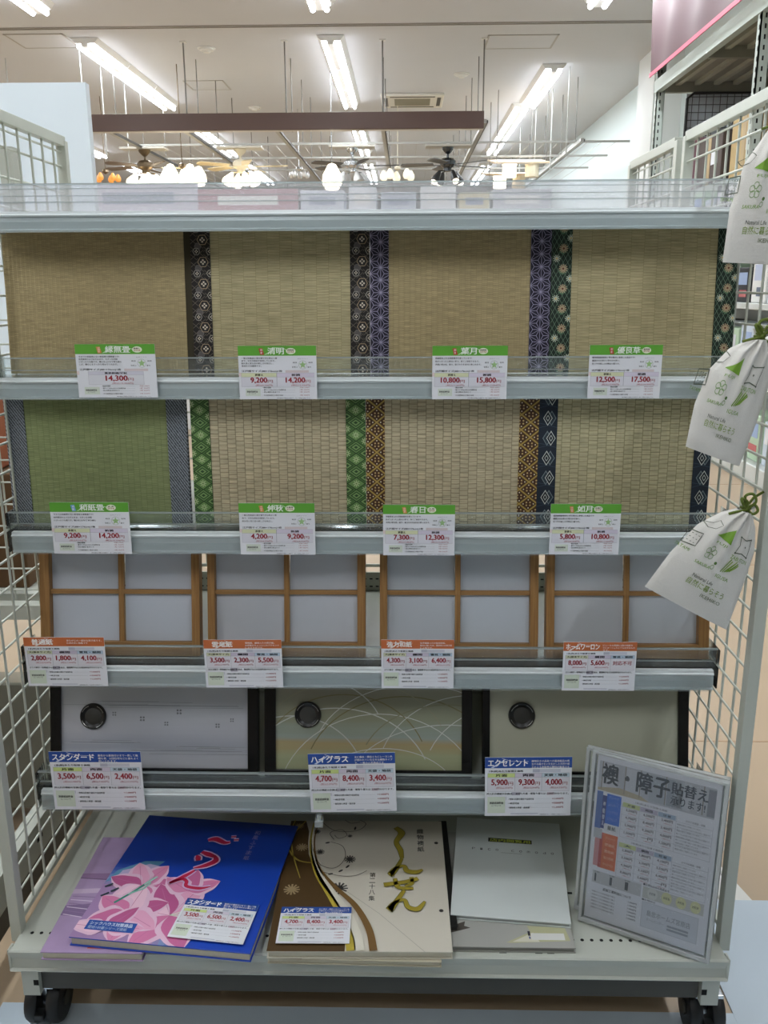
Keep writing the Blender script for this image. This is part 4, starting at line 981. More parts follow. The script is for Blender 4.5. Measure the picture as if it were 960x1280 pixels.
# ------------------------------------------------------------------ linen drawstring bags
LINEN = mat('d3d1cb', .9, 0, .05, 900, .35, name='natural_linen')
CORD = mat('59691e', .7, 0, .25, 300, name='olive_green_cord')
DG = '6f9a2a'; DK = '5a6152'
def bag(label, Lp, Rp, yc, th, tie, group, gather=True, kk=1.):
    """Lp / Rp: left and right outline pixels from the bottom corner up to the neck"""
    L = [at_y(x, y, yc) for x, y in Lp]; R = [at_y(x, y, yc) for x, y in Rp]
    T = at_y(*tie, yc)
    def along(Q, v):
        d = [0]
        for i in range(len(Q) - 1): d.append(d[-1] + (Q[i + 1] - Q[i]).length)
        s = v * d[-1]
        for i in range(len(Q) - 1):
            if s <= d[i + 1] + 1e-9: return Q[i].lerp(Q[i + 1], (s - d[i]) / max(1e-9, d[i + 1] - d[i]))
        return Q[-1]
    t = thing('drawstring_bag', label, 'bag', (T.x, yc, T.z), (0, 0, 0), group)
    def surf(u, v, side):
        a, b = along(L, v), along(R, v); p = a.lerp(b, u)
        env = math.sin(PI * min(1, max(0, u))) ** .55 * (math.sin(PI * min(1, v * .5 + .04)) ** .6) * (1 - .35 * v ** 3)
        dy = -side * th * env
        if side > 0:
            dy += -.0035 * math.sin(u * 26 + 2.2 * v) * (v ** 2.4) * 1.5 * math.sin(PI * u)
            dy += .0016 * math.sin(u * 7 + v * 5) * math.sin(PI * u) * math.sin(PI * v)
        return Vector((p.x - T.x, dy, p.z - T.z))
    n, mrows = 36, 40; mb = MB()
    for side in (1, -1):
        vs = [surf(i / n, j / mrows, side) for j in range(mrows + 1) for i in range(n + 1)]
        fs = []
        for j in range(mrows):
            for i in range(n):
                q = (j * (n + 1) + i, j * (n + 1) + i + 1, (j + 1) * (n + 1) + i + 1, (j + 1) * (n + 1) + i)
                fs.append(q if side > 0 else q[::-1])
        mb.add(vs, fs, LINEN)
    mb.build('cloth', t, smooth='all')
    # ruffled mouth above the tie
    mo = MB(); a, b = L[-1], R[-1]; c = (a + b) / 2; wd = max((b - a).length * .6, .012)
    vs = []; N = 28; ax = (c - (L[0] + R[0]) / 2); ax.y = 0; ax.normalize(); sx = Vector((ax.z, 0, -ax.x))
    for j, (hh, r) in enumerate(((-.004, .5), (0.001, .36), (.004, .5), (.009, .8))):
        for i in range(N):
            al = 2 * PI * i / N; rr = wd * r * (1 + .16 * math.sin(al * 7 + j))
            q = c + ax * hh + sx * (rr * math.cos(al)) + Vector((0, 1, 0)) * (rr * .45 * math.sin(al)); vs.append(q - T)
    mo.add(vs, [(j * N + i, j * N + (i + 1) % N, (j + 1) * N + (i + 1) % N, (j + 1) * N + i) for j in range(3) for i in range(N)], LINEN)
    mo.build('gathered_mouth', t, smooth='all')
    # cord: wraps round the neck, bow loops and ends
    cm = MB(); nk = c - T + ax * .002
    cm.tube([nk + sx * (wd * .42 * math.cos(a_)) + Vector((0, wd * .3 * math.sin(a_), 0)) for a_ in [2 * PI * q / 16 for q in range(17)]], .0016, CORD, 6)
    cm.tube([nk + ax * .003 + sx * (wd * .40 * math.cos(a_)) + Vector((0, wd * .3 * math.sin(a_), 0)) for a_ in [2 * PI * q / 16 for q in range(17)]], .0016, CORD, 6)
    def loop(pts): 
        out = []
        for i in range(len(pts) - 1):
            p0, p1, p2, p3 = [Vector(pts[max(0, min(len(pts) - 1, q))]) for q in (i - 1, i, i + 1, i + 2)]
            for q in range(5):
                s = q / 5; out.append(.5 * ((2 * p1) + (p2 - p0) * s + (2 * p0 - 5 * p1 + 4 * p2 - p3) * s * s + (3 * p1 - p0 - 3 * p2 + p3) * s ** 3))
        return [nk + (o * kk) for o in out + [Vector(pts[-1])]]
    f = -wd * .3 - .002
    cm.tube(loop([(0, f, .001), (.008, f - .003, .010), (.004, f - .003, .019), (-.004, f - .002, .016), (0, f, .002)]), .0016, CORD, 6)
    cm.tube(loop([(0, f, .001), (-.006, f - .003, .008), (-.008, f - .003, .014), (-.001, f - .002, .010), (0, f, .002)]), .0016, CORD, 6)
    cm.tube(loop([(0, f, .001), (.006, f - .002, -.004), (.011, f - .003, 0), (.008, f, .006), (0, f, .002)]), .0016, CORD, 6)
    cm.tube(loop([(0, f, 0), (-.010, f - .002, -.001), (-.020, f - .001, -.004)]), .0015, CORD, 6)
    cm.tube([nk, nk + Vector((.010, .004, .012)), Vector((GX1 - .004 - T.x, .0, .016))], .0015, CORD, 6)
    cm.lathe([(0, -.003), (.003, -.002), (.003, .002), (0, .003)], CORD, tuple(nk + Vector((0, f, .001))), 'y', 10)
    cm.build('green_cord', t, smooth='all')
    def fn(u, v, l): q = surf(u, v, 1); return (q.x, q.y - .0006 - .00012 * l, q.z)
    return t, Print(fn), surf
def bag_art(P, W=.1, H=.13, dx=0, wk=1.):
    """shapes drawn in unit cloth coordinates; line widths are in those units too"""
    def L(pts, wd, c=DK, l=1):
        # subdivide so that the print follows the swell of the cloth
        out = []
        for i in range(len(pts) - 1):
            for q in range(4): out.append((pts[i][0] + (pts[i + 1][0] - pts[i][0]) * q / 4 + dx, pts[i][1] + (pts[i + 1][1] - pts[i][1]) * q / 4))
        out.append((pts[-1][0] + dx, pts[-1][1])); P.line(out, wd * wk, c, l)
    P.fill([(.34 + dx, .672), (.60 + dx, .64), (.57 + dx, .70), (.535 + dx, .785), (.49 + dx, .755), (.42 + dx, .71)], DG, 1)
    P.text('FUJI', .40 + dx, .60, .56 + dx, .628, DG, 0, 2)
    L([(.72, .745), (.80, .735), (.94, .755), (.925, .68), (.93, .60), (.82, .615), (.73, .60), (.745, .67), (.72, .745)], .008)
    for x, y in ((.72, .745), (.94, .755), (.93, .60), (.73, .60), (.83, .675)): P.ell(x + dx, y, .012, .009, DK, 2, 8)
    P.text('ZABUTON', .70 + dx, .545, .96 + dx, .578, DG, 0, 2)
    L([(.06, .72), (.16, .75), (.2, .80), (.29, .77), (.26, .71), (.17, .69), (.06, .72)], .006)
    L([(.04, .60), (.20, .62), (.22, .50), (.06, .48), (.04, .60)], .009)
    for k in range(3):
        for j in range(3): L([(.09 + k * .04, .585 - j * .035), (.105 + k * .04, .587 - j * .035)], .006)
    P.text('TATAMI', .02 + dx, .435, .20 + dx, .462, DG, 0, 2)
    for q in range(5):
        a = PI / 2 + 2 * PI * q / 5; cx, cy = .42 + .042 * math.cos(a), .515 + .035 * math.sin(a)
        P.ring(cx + dx, cy, .030, .024, .006 * wk, '7d9a66', 1, 14)
    P.ell(.545 + dx, .455, .018, .014, '45672a', 2, 10); P.ring(.535 + dx, .415, .02, .018, .006 * wk, '7d9a66', 1, 12)
    P.text('SAKURA', .32 + dx, .385, .52 + dx, .412, DG, 0, 2)
    for k, (a, b) in enumerate(((.66, .735), (.69, .76), (.715, .80), (.735, .82), (.75, .85), (.77, .865))): L([(a, .41 + .006 * k), (b, .54 - .012 * (k % 3))], .012, '88a845' if k % 2 else '6f9232', 1)
    P.text('IGUSA', .63 + dx, .355, .82 + dx, .385, DG, 0, 2)
    P.text('Natural Life', .40 + dx, .275, .66 + dx, .305, '4f5648', 0, 2)
    P.text('自然に暮らそう', .38 + dx, .205, .86 + dx, .262, '7d9a30', 0, 2)
    P.text('IKEHIKO', .60 + dx, .150, .86 + dx, .180, '6f7a5a', 0, 2)
BG = 'printed linen drawstring bags tied to the right mesh panel'
t, P, _ = bag('top linen bag, cut off by the right edge, hanging against the top shelf', [(903, 328), (912, 262), (930, 205), (962, 160)], [(992, 332), (1008, 250), (1002, 200), (985, 160)], .985, .016, (972, 150), BG)
bag_art(P, dx=-.20)
P.mb.build('green_print', t)
t, P, _ = bag('middle linen bag, hanging between the first and second tatami rows', [(857, 558), (868, 505), (886, 462), (912, 435), (938, 424)], [(924, 583), (945, 530), (962, 478), (968, 445), (958, 424)], .975, .017, (947, 420), BG)
bag_art(P, dx=-.20, wk=1.2)
P.mb.build('green_print', t)
t, P, _ = bag('lowest linen bag, swung to the left across the shoji screen', [(806, 733), (838, 690), (872, 655), (902, 640), (922, 636)], [(908, 787), (926, 740), (943, 690), (944, 660), (938, 640)], .965, .018, (930, 632), BG)
bag_art(P, dx=-.08)
P.mb.build('green_print', t)

# ------------------------------------------------------------------ ceiling lamps (the light of the room)
TUBE = mat('f4f7ff', .4, emit=9, name='lit_tube'); LAMPW = mat('e6e6e2', .4, name='lamp_housing')
lamp_src = None
def ceiling_lamp(x, y0, y1, label, z=CEIL):
    L = y1 - y0
    t = thing('fluorescent_lamp', label, 'ceiling lamp', (x, (y0 + y1) / 2, z), group='fluorescent fixtures in rows under the ceiling')
    n = 3 if L > 2.6 else 2
    for k in range(n):
        a, b = -L / 2 + L * k / n + .01, -L / 2 + L * (k + 1) / n - .01
        MB().prism([(-.14, -.002), (-.10, -.05), (-.035, -.055), (-.03, -.085), (.03, -.085), (.035, -.055), (.10, -.05), (.14, -.002)], 'y', a, b, LAMPW).build('housing', t)
        for d in (-.062, .062): MB().tube([(d, a + .01, -.080), (d, b - .01, -.080)], .024, TUBE, 10).build('tube', t)
    ld = bpy.data.lights.new('tube_light', 'AREA'); ld.shape = 'RECTANGLE'; ld.size = .15; ld.size_y = L * .95
    ld.energy = LAMP_POWER * L / 3.3; ld.color = (.90, .96, 1.0)
    lo = bpy.data.objects.new('tube_light', ld); COL.objects.link(lo); lo.parent = t; lo.location = (0, 0, -.10)
    return t
NAMES = {-5.75: 'far left', -3.26: 'left', -.76: 'middle', 1.68: 'right'}
WHERE = ['behind the viewer', 'above the gondola', 'at the top edge of the view', 'before the brown beam', 'beyond the brown beam', 'deep in the store']
for x, nm in NAMES.items():
    for k, y0 in enumerate((-4.6, .2, 5.3, 9.75, 14.4, 19.2)):
        if x == 1.68 and k == 3:
            ceiling_lamp(1.70, 11.05, 13.2, 'white fluorescent fixture in the right row, nearer of the joined pair'); continue
        if x == 1.68 and k == 4:
            ceiling_lamp(1.62, 13.3, 17.8, 'white fluorescent fixture in the right row, farther of the joined pair'); continue
        if x == 1.68 and k == 5: y0 = 19.6
        ceiling_lamp(x, y0, y0 + 3.35, 'white fluorescent fixture in the %s row, %s' % (nm, WHERE[k]))

# ------------------------------------------------------------------ things on the ceiling
GREYL = mat('a7a49e', .6, name='hatch_line'); ROD = mat('6f6d69', .5, .3, name='hanging_rod'); DUSTW = mat('d9d9d4', .6)
def hatch(cx, cy, sx, sy, label):
    t = thing('ceiling_hatch', label, 'hatch', (cx, cy, CEIL), group='flush inspection hatches')
    b = MB()
    for a, c in (((-sx, -sy), (sx, -sy + .02)), ((-sx, sy - .02), (sx, sy)), ((-sx, -sy), (-sx + .02, sy)), ((sx - .02, -sy), (sx, sy))):
        b.box((a[0], a[1], -.006), (c[0], c[1], -.0005), GREYL)
    b.build('frame', t); MB().box((-sx + .02, -sy + .02, -.004), (sx - .02, sy - .02, -.0005), mat('c6c8cb', .8, noise=.02, nscale=2)).build('cover', t)
hatch(-3.72, 9.87, .30, .27, 'square ceiling hatch at the upper left, left of the long lamp')
hatch(-2.49, 12.0, .25, .27, 'square ceiling hatch in the middle distance beside the left lamp')
hatch(1.19, 10.1, .36, .27, 'square ceiling hatch at the upper right, above the right lamp')
for i, (x, y, w_) in enumerate(((258, 60, 'above the left end of the brown beam'), (318, 134, 'just above the brown beam at centre left'), (577, 92, 'right of the air conditioner'))):
    p = at_z(x, y, CEIL); t = thing('smoke_detector', 'small round white ceiling detector ' + w_, 'smoke detector', (p.x, p.y, CEIL), group='ceiling detectors')
    MB().lathe([(0, -.045), (.035, -.045), (.045, -.03), (.075, -.025), (.08, -.001)], DUSTW, (0, 0, 0), 'z', 20).build('detector_head', t, smooth=True)
    MB().lathe([(.06, -.012), (.095, -.010), (.095, 0)], DUSTW, (0, 0, 0), 'z', 20).build('base_ring', t)
t = thing('air_conditioner', 'square cassette air conditioner set in the ceiling behind the brown beam', 'air conditioner', (.09, 13.0, CEIL))
MB().prism([(-.42, -.42), (.42, -.42), (.42, .42), (-.42, .42)], 'z', -.035, -.001, mat('d8d6cc', .5)).build('face_panel', t, bevel=.01)
for k in range(9): MB().box((-.24, -.22 + k * .052, -.042), (.24, -.20 + k * .052, -.035), mat('8f8b78', .6)).build('intake_slat', t)
for a, b in (((-.30, -.36), (.30, -.31)), ((-.30, .31), (.30, .36)), ((-.38, -.28), (-.33, .28)), ((.33, -.28), (.38, .28))): MB().box((*a, -.038), (*b, -.0345), mat('4b4a44', .6)).build('air_outlet', t)

# brown beam hung on rods, with the display frame behind it
BR = mat('4c352c', .5, name='brown_laminate')
t = thing('hanging_beam', 'long dark brown beam hanging on thin rods below the ceiling', 'beam', (-1.25, 9.9, 2.54))
MB().box((-2.06, 0, 0), (2.065, .05, .165), BR).build('fascia', t, bevel=.003)
MB().box((-2.06, .05, 0), (2.065, .14, .012), mat('c9c6c0', .5)).build('lower_flange', t)
for x in (-2.30, -1.25, -.24, .806):
    r = MB().tube([(x + 1.25, .06, .165), (x + 1.25, .06, CEIL - 2.54)], .008, ROD, 6); r.box((x + 1.22, .03, CEIL - 2.55), (x + 1.28, .09, CEIL - 2.541), DUSTW)
    r.build('rod', t)
t = thing('hanging_grid', 'suspended grid of grey tracks behind the beam carrying fans and lamps', 'hanging frame', (0, 12, 2.62))
TRK = mat('a3a39e', .4, .2, name='grey_track'); TRD = mat('3c3b39', .5)
for x in (-3.28, -2.43, -1.42, -.25, .83, 2.1):
    y0 = 9.99 if x < 1 else 11.3
    MB().box((x - .02, y0 - 12, -.02), (x + .02, 11, .02), TRK).box((x + .022, y0 - 12, -.015), (x + .035, 11, .01), TRD).build('track', t)
for y in (11.66, 12.9, 14.2, 16.0, 18.5): MB().box((-3.3, y - 12 - .015, .021), (2.75, y - 12 + .015, .045), TRK).build('cross_rail', t)
for x in (-3.28, -2.34, -1.28, -.25, .81, 2.1):
    for y in (10.7, 11.75, 12.8, 14.3, 16, 18.5):
        if x > 2 and y < 11.5: continue
        MB().tube([(x, y - 12, .02), (x, y - 12, CEIL - 2.62)], .006, ROD, 5, False).build('rod', t)
nb = MB()
for k in range(34): nb.box((-3.25 + k * .178, -.3, .05), (-3.245 + k * .178, 8, .055), TRK)
nb.build('net_lines', t)['kind'] = 'stuff'
for x, y0 in ((-3.42, 10.05), (-3.45, 10.8), (-3.46, 11.7), (1.90, 11.2), (1.90, 12.4), (1.86, 13.6), (1.84, 15.2), (-4.42, 10.56)):
    MB().tube([(x, y0 - 12, -.2), (x, y0 - 12, CEIL - 2.62)], .007, mat('b9bbb8', .4, .4), 6).build('rod', t)

# ceiling fans
GLOW = mat('fff2d6', .4, emit=3.2, name='lit_glass_shade'); FROST = mat('b9bbbd', .4, name='frosted_shade')
def fan(px, label, body, blade, shade_m, shade='bell', n=5, a0=.3, lit_blade=None, glowcol=None):
    p = at_y(px, 181, 11.66)
    t = thing('ceiling_fan', label, 'ceiling fan', (p.x, 11.66, 2.66), group='ceiling fans hanging behind the brown beam')
    MB().box((-.28, -.12, -.06), (.28, .12, -.04), mat('b8b5ac', .5)).box((-.02, -.02, -.04), (.02, .02, -.02), DUSTW).build('mount_plate', t)
    MB().lathe([(0, -.06), (.075, -.062), (.07, -.09), (.03, -.13), (.014, -.14), (.014, -.19)], body, (0, 0, 0), 'z', 20).build('canopy', t, smooth=True)
    MB().lathe([(.014, -.18), (.07, -.19), (.10, -.22), (.10, -.265), (.07, -.29), (.05, -.30), (.05, -.34), (0, -.345)], body, (0, 0, 0), 'z', 24).build('motor', t, smooth=True)
    for k in range(n):
        a = a0 + 2 * PI * k / n; M = Matrix.Rotation(a, 4, 'Z') @ Matrix.Rotation(.18, 4, 'X')
        prof = [(.17, -.045), (.50, -.065), (.56, -.055), (.585, 0), (.56, .055), (.50, .065), (.17, .045)]
        vs = [tuple(M @ Vector((x, y, -.27 + d))) for d in (0, .008) for x, y in prof]; m_ = len(prof)
        mb = MB(); mb.add(vs, [tuple(range(m_))[::-1], tuple(range(m_, 2 * m_))] + [(i, (i + 1) % m_, (i + 1) % m_ + m_, i + m_) for i in range(m_)], lit_blade if lit_blade and k == 0 else blade)
        b = mb.build('blade', t)
        mb = MB(); mb.box((.08, -.012, -.272), (.20, .012, -.264), body, Matrix.Rotation(a, 4, 'Z')); mb.build('blade_arm', b)
    for k in range(4):
        a = .5 + PI / 2 * k; c = Vector((math.cos(a) * .13, math.sin(a) * .13, -.37))
        mb = MB(); mb.tube([(0, 0, -.33), tuple(c + Vector((0, 0, .03)))], .008, body, 6); arm = mb.build('lamp_arm', t)
        M = Matrix.Translation(c) @ Matrix.Rotation(.55, 4, Vector((-math.sin(a), math.cos(a), 0)) * -1)
        mb = MB()
        if shade == 'bell': pr = [(.015, .03), (.03, .0), (.055, -.05), (.07, -.10), (.06, -.13), (0, -.135)]
        else: pr = [(.02, .03), (.03, 0), (.05, -.07), (.055, -.11), (.03, -.112), (0, -.09)]
        mb.lathe(pr, shade_m, (0, 0, 0), 'z', 16); mb.v = [tuple(M @ Vector(v)) for v in mb.v]
        mb.build('glass_shade' if shade == 'bell' else 'spot_shade', arm, smooth=True)
        if shade != 'bell':
            mb = MB(); mb.lathe([(0, -.15), (.03, -.14), (.042, -.11), (.03, -.08), (0, -.07)], GLOW, (0, 0, 0), 'z', 12); mb.v = [tuple(M @ Vector(v)) for v in mb.v]; mb.build('bulb', arm, smooth=True)
    return t
BRASS = mat('6d5f4c', .35, .8); DCH = mat('5a5d60', .25, .9); CRM = mat('cfc8b4', .5)
fan(180, 'bronze ceiling fan with one blade coloured lamplit yellow and glowing glass shades', BRASS, mat('5a4a3a', .5), GLOW, lit_blade=mat('d9c487', .5), a0=.2)  # first blade coloured pale yellow in place of lamplight falling on it
fan(300, 'cream ceiling fan with pale blades and a cluster of glowing shades', CRM, mat('cdbb92', .5), GLOW, a0=-.1)
fan(440, 'chrome ceiling fan with near-black blades and frosted grey shades', CHROME, mat('26231f', .4), FROST, a0=-.08)
fan(560, 'dark chrome ceiling fan with grey blades and four small spotlights', DCH, mat('4d4f50', .4), mat('2c2d2f', .4), 'spot', a0=.45)
def pendant(px, py, Y, label, m_, n=4, r=.13, s=1.0, body=BRASS):
    p = at_y(px, py, Y); t = thing('pendant_lamp', label, 'pendant lamp', (p.x, Y, p.z), group='lit pendant lamps beyond the gondola')
    MB().tube([(0, 0, .06), (0, 0, CEIL - p.z)], .006, body, 6).build('stem', t)
    MB().lathe([(0, .08), (.04, .06), (.05, .03), (0, 0)], body, (0, 0, 0), 'z', 12).build('body', t, smooth=True)
    for k in range(n):
        a = 2 * PI * k / n + .4; c = (math.cos(a) * r, math.sin(a) * r, -.02) if n > 1 else (0, 0, 0)
        mb = MB(); mb.lathe([(0, .06 * s), (.03 * s, .05 * s), (.075 * s, -.03 * s), (.08 * s, -.09 * s), (.05 * s, -.14 * s), (0, -.15 * s)], m_, c, 'z', 14); mb.build('glass_shade', t, smooth=True)
pendant(228, 212, 10.9, 'brass pendant cluster of glowing white globes between the two left fans', GLOW, 5, .19, 1.1)
pendant(415, 214, 11.2, 'single glowing white cone pendant left of the chrome fan', GLOW, 1, 0, 1.5, CHROME)
pendant(374, 214, 13.6, 'small chrome chandelier left of the white cone pendant', mat('d9dadb', .2, .6), 5, .12, .5, CHROME)
pendant(132, 218, 12.6, 'small amber chandelier near the white board', mat('c9803a', .3, emit=.6), 6, .16, .5)
pendant(497, 214, 13.2, 'cream pendant lamp with pale shades right of the chrome fan', mat('e6e0cc', .5, emit=.5), 5, .2, .7, CRM)
pendant(12, 238, 9.0, 'glowing pendant behind the left mesh panel', GLOW, 3, .1, .8)
for (xa, ya, xb, yb, Y, lb) in ((617, 190, 688, 204, 12.4, 'upper beige ceiling-light display board right of the fans'), (608, 208, 668, 219, 13.2, 'lower beige ceiling-light display board right of the fans')):
    p = at_y(xa, ya, Y); q = at_y(xb, yb, Y); t = thing('lamp_display_board', lb, 'display board', (p.x, Y, q.z), group='beige boards carrying ceiling lights')
    MB().prism([(0, 0), (.9, p.z - q.z), (.9, p.z - q.z + .02), (0, .02)], 'x', 0, q.x - p.x, mat('cdb79b', .6)).build('board', t)
    for xr in (.05, q.x - p.x - .05): MB().tube([(xr, .05, 0), (xr, .05, CEIL - q.z)], .006, ROD, 5).build('rod', t)
    for k in range(2):
        x = (q.x - p.x) * (.3 + .4 * k); MB().lathe([(0, -.16), (.09, -.16), (.09, -.02), (.1, 0)], GLOW if k == 0 else mat('e2d6bc', .5), (x, .1, 0), 'z', 16).build('lamp_shade', t)

# ------------------------------------------------------------------ goods and boards beyond the top shelf
t = thing('white_partition', 'tall plain white partition board behind the upper left mesh panel', 'board', (-1.5, 2.6, 0))
MB().box((-.9, 0, .12), (.625, .03, 1.507), mat('d7e3ea', .5, name='pale_blue_white_board')).build('board', t)
for x in (-.6, .4): MB().box((x, -.1, 0), (x + .04, .13, .12), WHITE).build('foot', t)
def block(name, lb, cat, x0, y0, x1, y1, Y, dep, m_, grp=None, z0=None):
    p = at_y(x0, y1, Y); q = at_y(x1, y0, Y); zz = p.z if z0 is None else z0
    t = thing(name, lb, cat, ((p.x + q.x) / 2, Y, zz), group=grp)
    w2 = (q.x - p.x) / 2
    MB().box((-w2, 0, 0), (w2, dep, q.z - zz), m_).build('carton' if cat == 'box' else 'body', t, bevel=.004)
    return t, w2, q.z - zz
t, w2, h = block('counter_gondola', 'long low white shelving run crossing behind the sample gondola', 'display shelf', -60, 262, 700, 300, 6.0, .5, mat('d5d6d6', .5), z0=0)
ys = 6.02; ztop = h
for i, (x0, x1, y0, c, lb) in enumerate(((100, 246, 229, 'cdc9d6', 'lavender-white signboard standing on the low shelving run'), (248, 372, 236, 'b08088', 'dusty pink panel beside the lavender signboard'), (376, 430, 238, 'c9ced8', 'pale box right of the pink panel'),
        (436, 470, 234, 'dfe3e8', 'white box in the middle of the low shelving run'), (476, 520, 240, 'b9c0cc', 'grey-blue box in the middle of the low shelving run'), (526, 570, 233, 'e4e6e8', 'white box right of the grey-blue box'),
        (574, 612, 240, 'd8cda6', 'cream box toward the right of the low shelving run'), (616, 690, 236, 'c9cdd2', 'wide grey box at the right end of the low shelving run'))):
    p = at_y(x0, 262, ys); q = at_y(x1, y0, ys); t = thing('shelf_sign' if i < 2 else 'goods_box', lb, 'sign' if i < 2 else 'box', ((p.x + q.x) / 2, ys, ztop), group=None if i < 2 else 'boxes standing on the low shelving run')
    ww = (q.x - p.x) / 2; MB().box((-ww, 0, 0), (ww, .04 if i < 2 else .25, q.z - ztop), mat(c, .5)).build('panel' if i < 2 else 'carton', t, bevel=.003)
    MB().box((-ww * .6, -.002, (q.z - ztop) * .3), (ww * .6, -.0002, (q.z - ztop) * .7), mat('ecebe8' if i % 2 else '9aa2b4', .5)).build('printed_label', t)

# ------------------------------------------------------------------ pallet rack with banner (right)
RK = mat('b4beb6', .45, name='rack_grey_green'); RKD = mat('8d8d80', .6, name='deck_grey')
t = thing('pallet_rack', 'tall grey-green pallet rack with slotted uprights at the upper right', 'rack', (2.45, 6.6, 0))
ro_ = (2.45, 6.6, 0)
for (x, y, lb) in ((2.0, 5.53, 0), (2.0, 7.66, 0), (2.9, 5.53, 0), (2.9, 7.66, 0)):
    u = MB().box((x, y, 0), (x + .06, y + .02, 3.2), RK).box((x, y, 0), (x + .004, y + .06, 3.2), RK).box((x + .056, y, 0), (x + .06, y + .06, 3.2), RK)
    up = u.build('upright', t, ro_)
    sb = MB()
    for k in range(56): sb.box((x + .02, y - .001, .1 + k * .055), (x + .03, y, .125 + k * .055), HOLE); sb.box((x - .001, y + .02, .1 + k * .055), (x, y + .03, .125 + k * .055), HOLE)
    sb.build('slots', up, ro_)['kind'] = 'stuff'
for z in (1.50, 2.44):
    for x in (1.99, 2.9): MB().box((x, 3.4, z), (x + .05, 7.72, z + .09), RK).build('long_beam', t, ro_)
    for y in (5.50, 6.55, 7.66): MB().box((2.04, y, z - .005), (2.9, y + .045, z + .07), RKD).build('cross_beam', t, ro_)
    MB().box((2.04, 3.4, z + .072), (2.9, 7.7, z + .08), RKD).build('deck', t, ro_)
    for k in range(5): MB().box((2.14 + k * .15, 3.4, z + .045), (2.18 + k * .15, 7.66, z + .072), mat('a9a898', .6)).build('deck_rib', t, ro_)
t = thing('cloth_banner', 'brown cloth banner with pink hem hanging above the rack beam', 'banner', (1.97, 6.0, 2.56))
mb = MB(); N = 60; vs = []
for j in range(9):
    for i in range(N + 1):
        y = -2.6 + 4.35 * i / N; z = .02 + .78 * j / 8; vs.append((.018 * math.sin(y * 9 + j * .3) * (.4 + j / 8) - .01, y, z))
fs = [(j * (N + 1) + i + 1, j * (N + 1) + i, (j + 1) * (N + 1) + i, (j + 1) * (N + 1) + i + 1) for j in range(8) for i in range(N)]
mb.add(vs, fs, mat('5c474a', .6, name='brown_cloth')); mb.build('cloth', t, smooth='all')
MB().box((-.02, -2.6, 0), (-.012, 1.75, .03), mat('c8667a', .5)).build('pink_hem', t)
# dark framed grid at the rack end and the boxes on it
t = thing('wire_grid_panel', 'black-framed wire grid standing at the far end of the rack', 'wire grid', (2.5, 7.62, 1.60))
MB().tube([(-.27, 0, 0), (-.27, 0, .78), (-.22, 0, .82), (.40, 0, .82), (.40, 0, 0), (-.27, 0, 0)], .012, mat('2b2c2e', .4), 8).build('frame', t, smooth=True)
MB().box((-.27, .025, 0), (.42, .03, .82), mat('cfd8de', .6)).build('pale_backing', t)
for k in range(12): MB().tube([(-.23 + k * .055, 0, 0), (-.23 + k * .055, 0, .82)], .003, mat('4f5458', .4), 5, False).build('wire', t)
for k in range(14): MB().tube([(-.27, -.004, .05 + k * .057), (.40, -.004, .05 + k * .057)], .003, mat('4f5458', .4), 5, False).build('wire', t)
for i, (y0, y1, x0, z1, c, lb) in enumerate(((5.75, 6.2, 2.12, .42, 'b59c6e', 'tall tan carton on the rack behind the right mesh panel'), (6.25, 6.75, 2.08, .36, '4a3f3a', 'dark brown carton on the rack beyond the tan one'), (5.05, 5.45, 2.12, .44, '8a6f4c', 'brown carton on the rack just before the upright'),
        (4.5, 5.0, 2.1, .40, 'b8948a', 'pinkish carton on the rack at the right edge'), (6.85, 7.3, 2.08, .40, '8c6a70', 'dull red carton near the far upright of the rack'))):
    t = thing('carton', lb, 'box', (x0, (y0 + y1) / 2, 1.581), group='cartons on the rack')
    d = (y1 - y0) / 2; MB().box((0, -d, 0), (.6, d, z1), mat(c, .7, noise=.08, nscale=12)).build('carton_body', t, bevel=.004)
    MB().box((-.002, -.03, 0), (-.0003, .03, z1), mat('a58d62', .4)).build('tape', t)
    MB().box((-.003, -d * .7, z1 * .45), (-.0008, -.05, z1 * .7), mat('d9dbe0', .5)).build('printed_label', t)

# ------------------------------------------------------------------ white goods shelf seen through the right mesh panel
t = thing('white_goods_shelf', 'long white shelf unit seen through the right mesh panel', 'display shelf', (1.9, 4.6, 0))
so = (1.9, 4.6, 0); WG = mat('cfd3cf', .4, name='white_shelf_paint')
MB().box((1.70, 3.3, .0), (1.99, 6.0, .10), WG).build('plinth', t, so, bevel=.004)
MB().box((1.695, 3.3, .015), (1.70, 6.0, .022), mat('26241f', .5)).build('dark_plinth_strip', t, so)  # thin dark strip along the foot of the plinth
MB().box((1.975, 3.3, .10), (1.988, 6.0, 1.40), mat('c9cfcc', .5)).build('back_board', t, so)
for z in (.47, .84, 1.20): MB().box((1.71, 3.3, z), (1.975, 6.0, z + .03), WG).build('shelf', t, so, bevel=.003)
for y in (3.3, 4.1, 4.9, 5.68, 5.97):
    MB().box((1.71, y, .1), (1.74, y + .03, 1.42), WG).build('upright', t, so)
rnd = random.Random(5); n = 0
COLS = ['dfe3e6', 'c9d5e2', '1b1c1f', 'e8e9e6', 'b7d0b4', 'dfe3e6', '2b2c30', 'd5dbe6']
POSW = ['bottom tier', 'second tier', 'third tier', 'top tier']
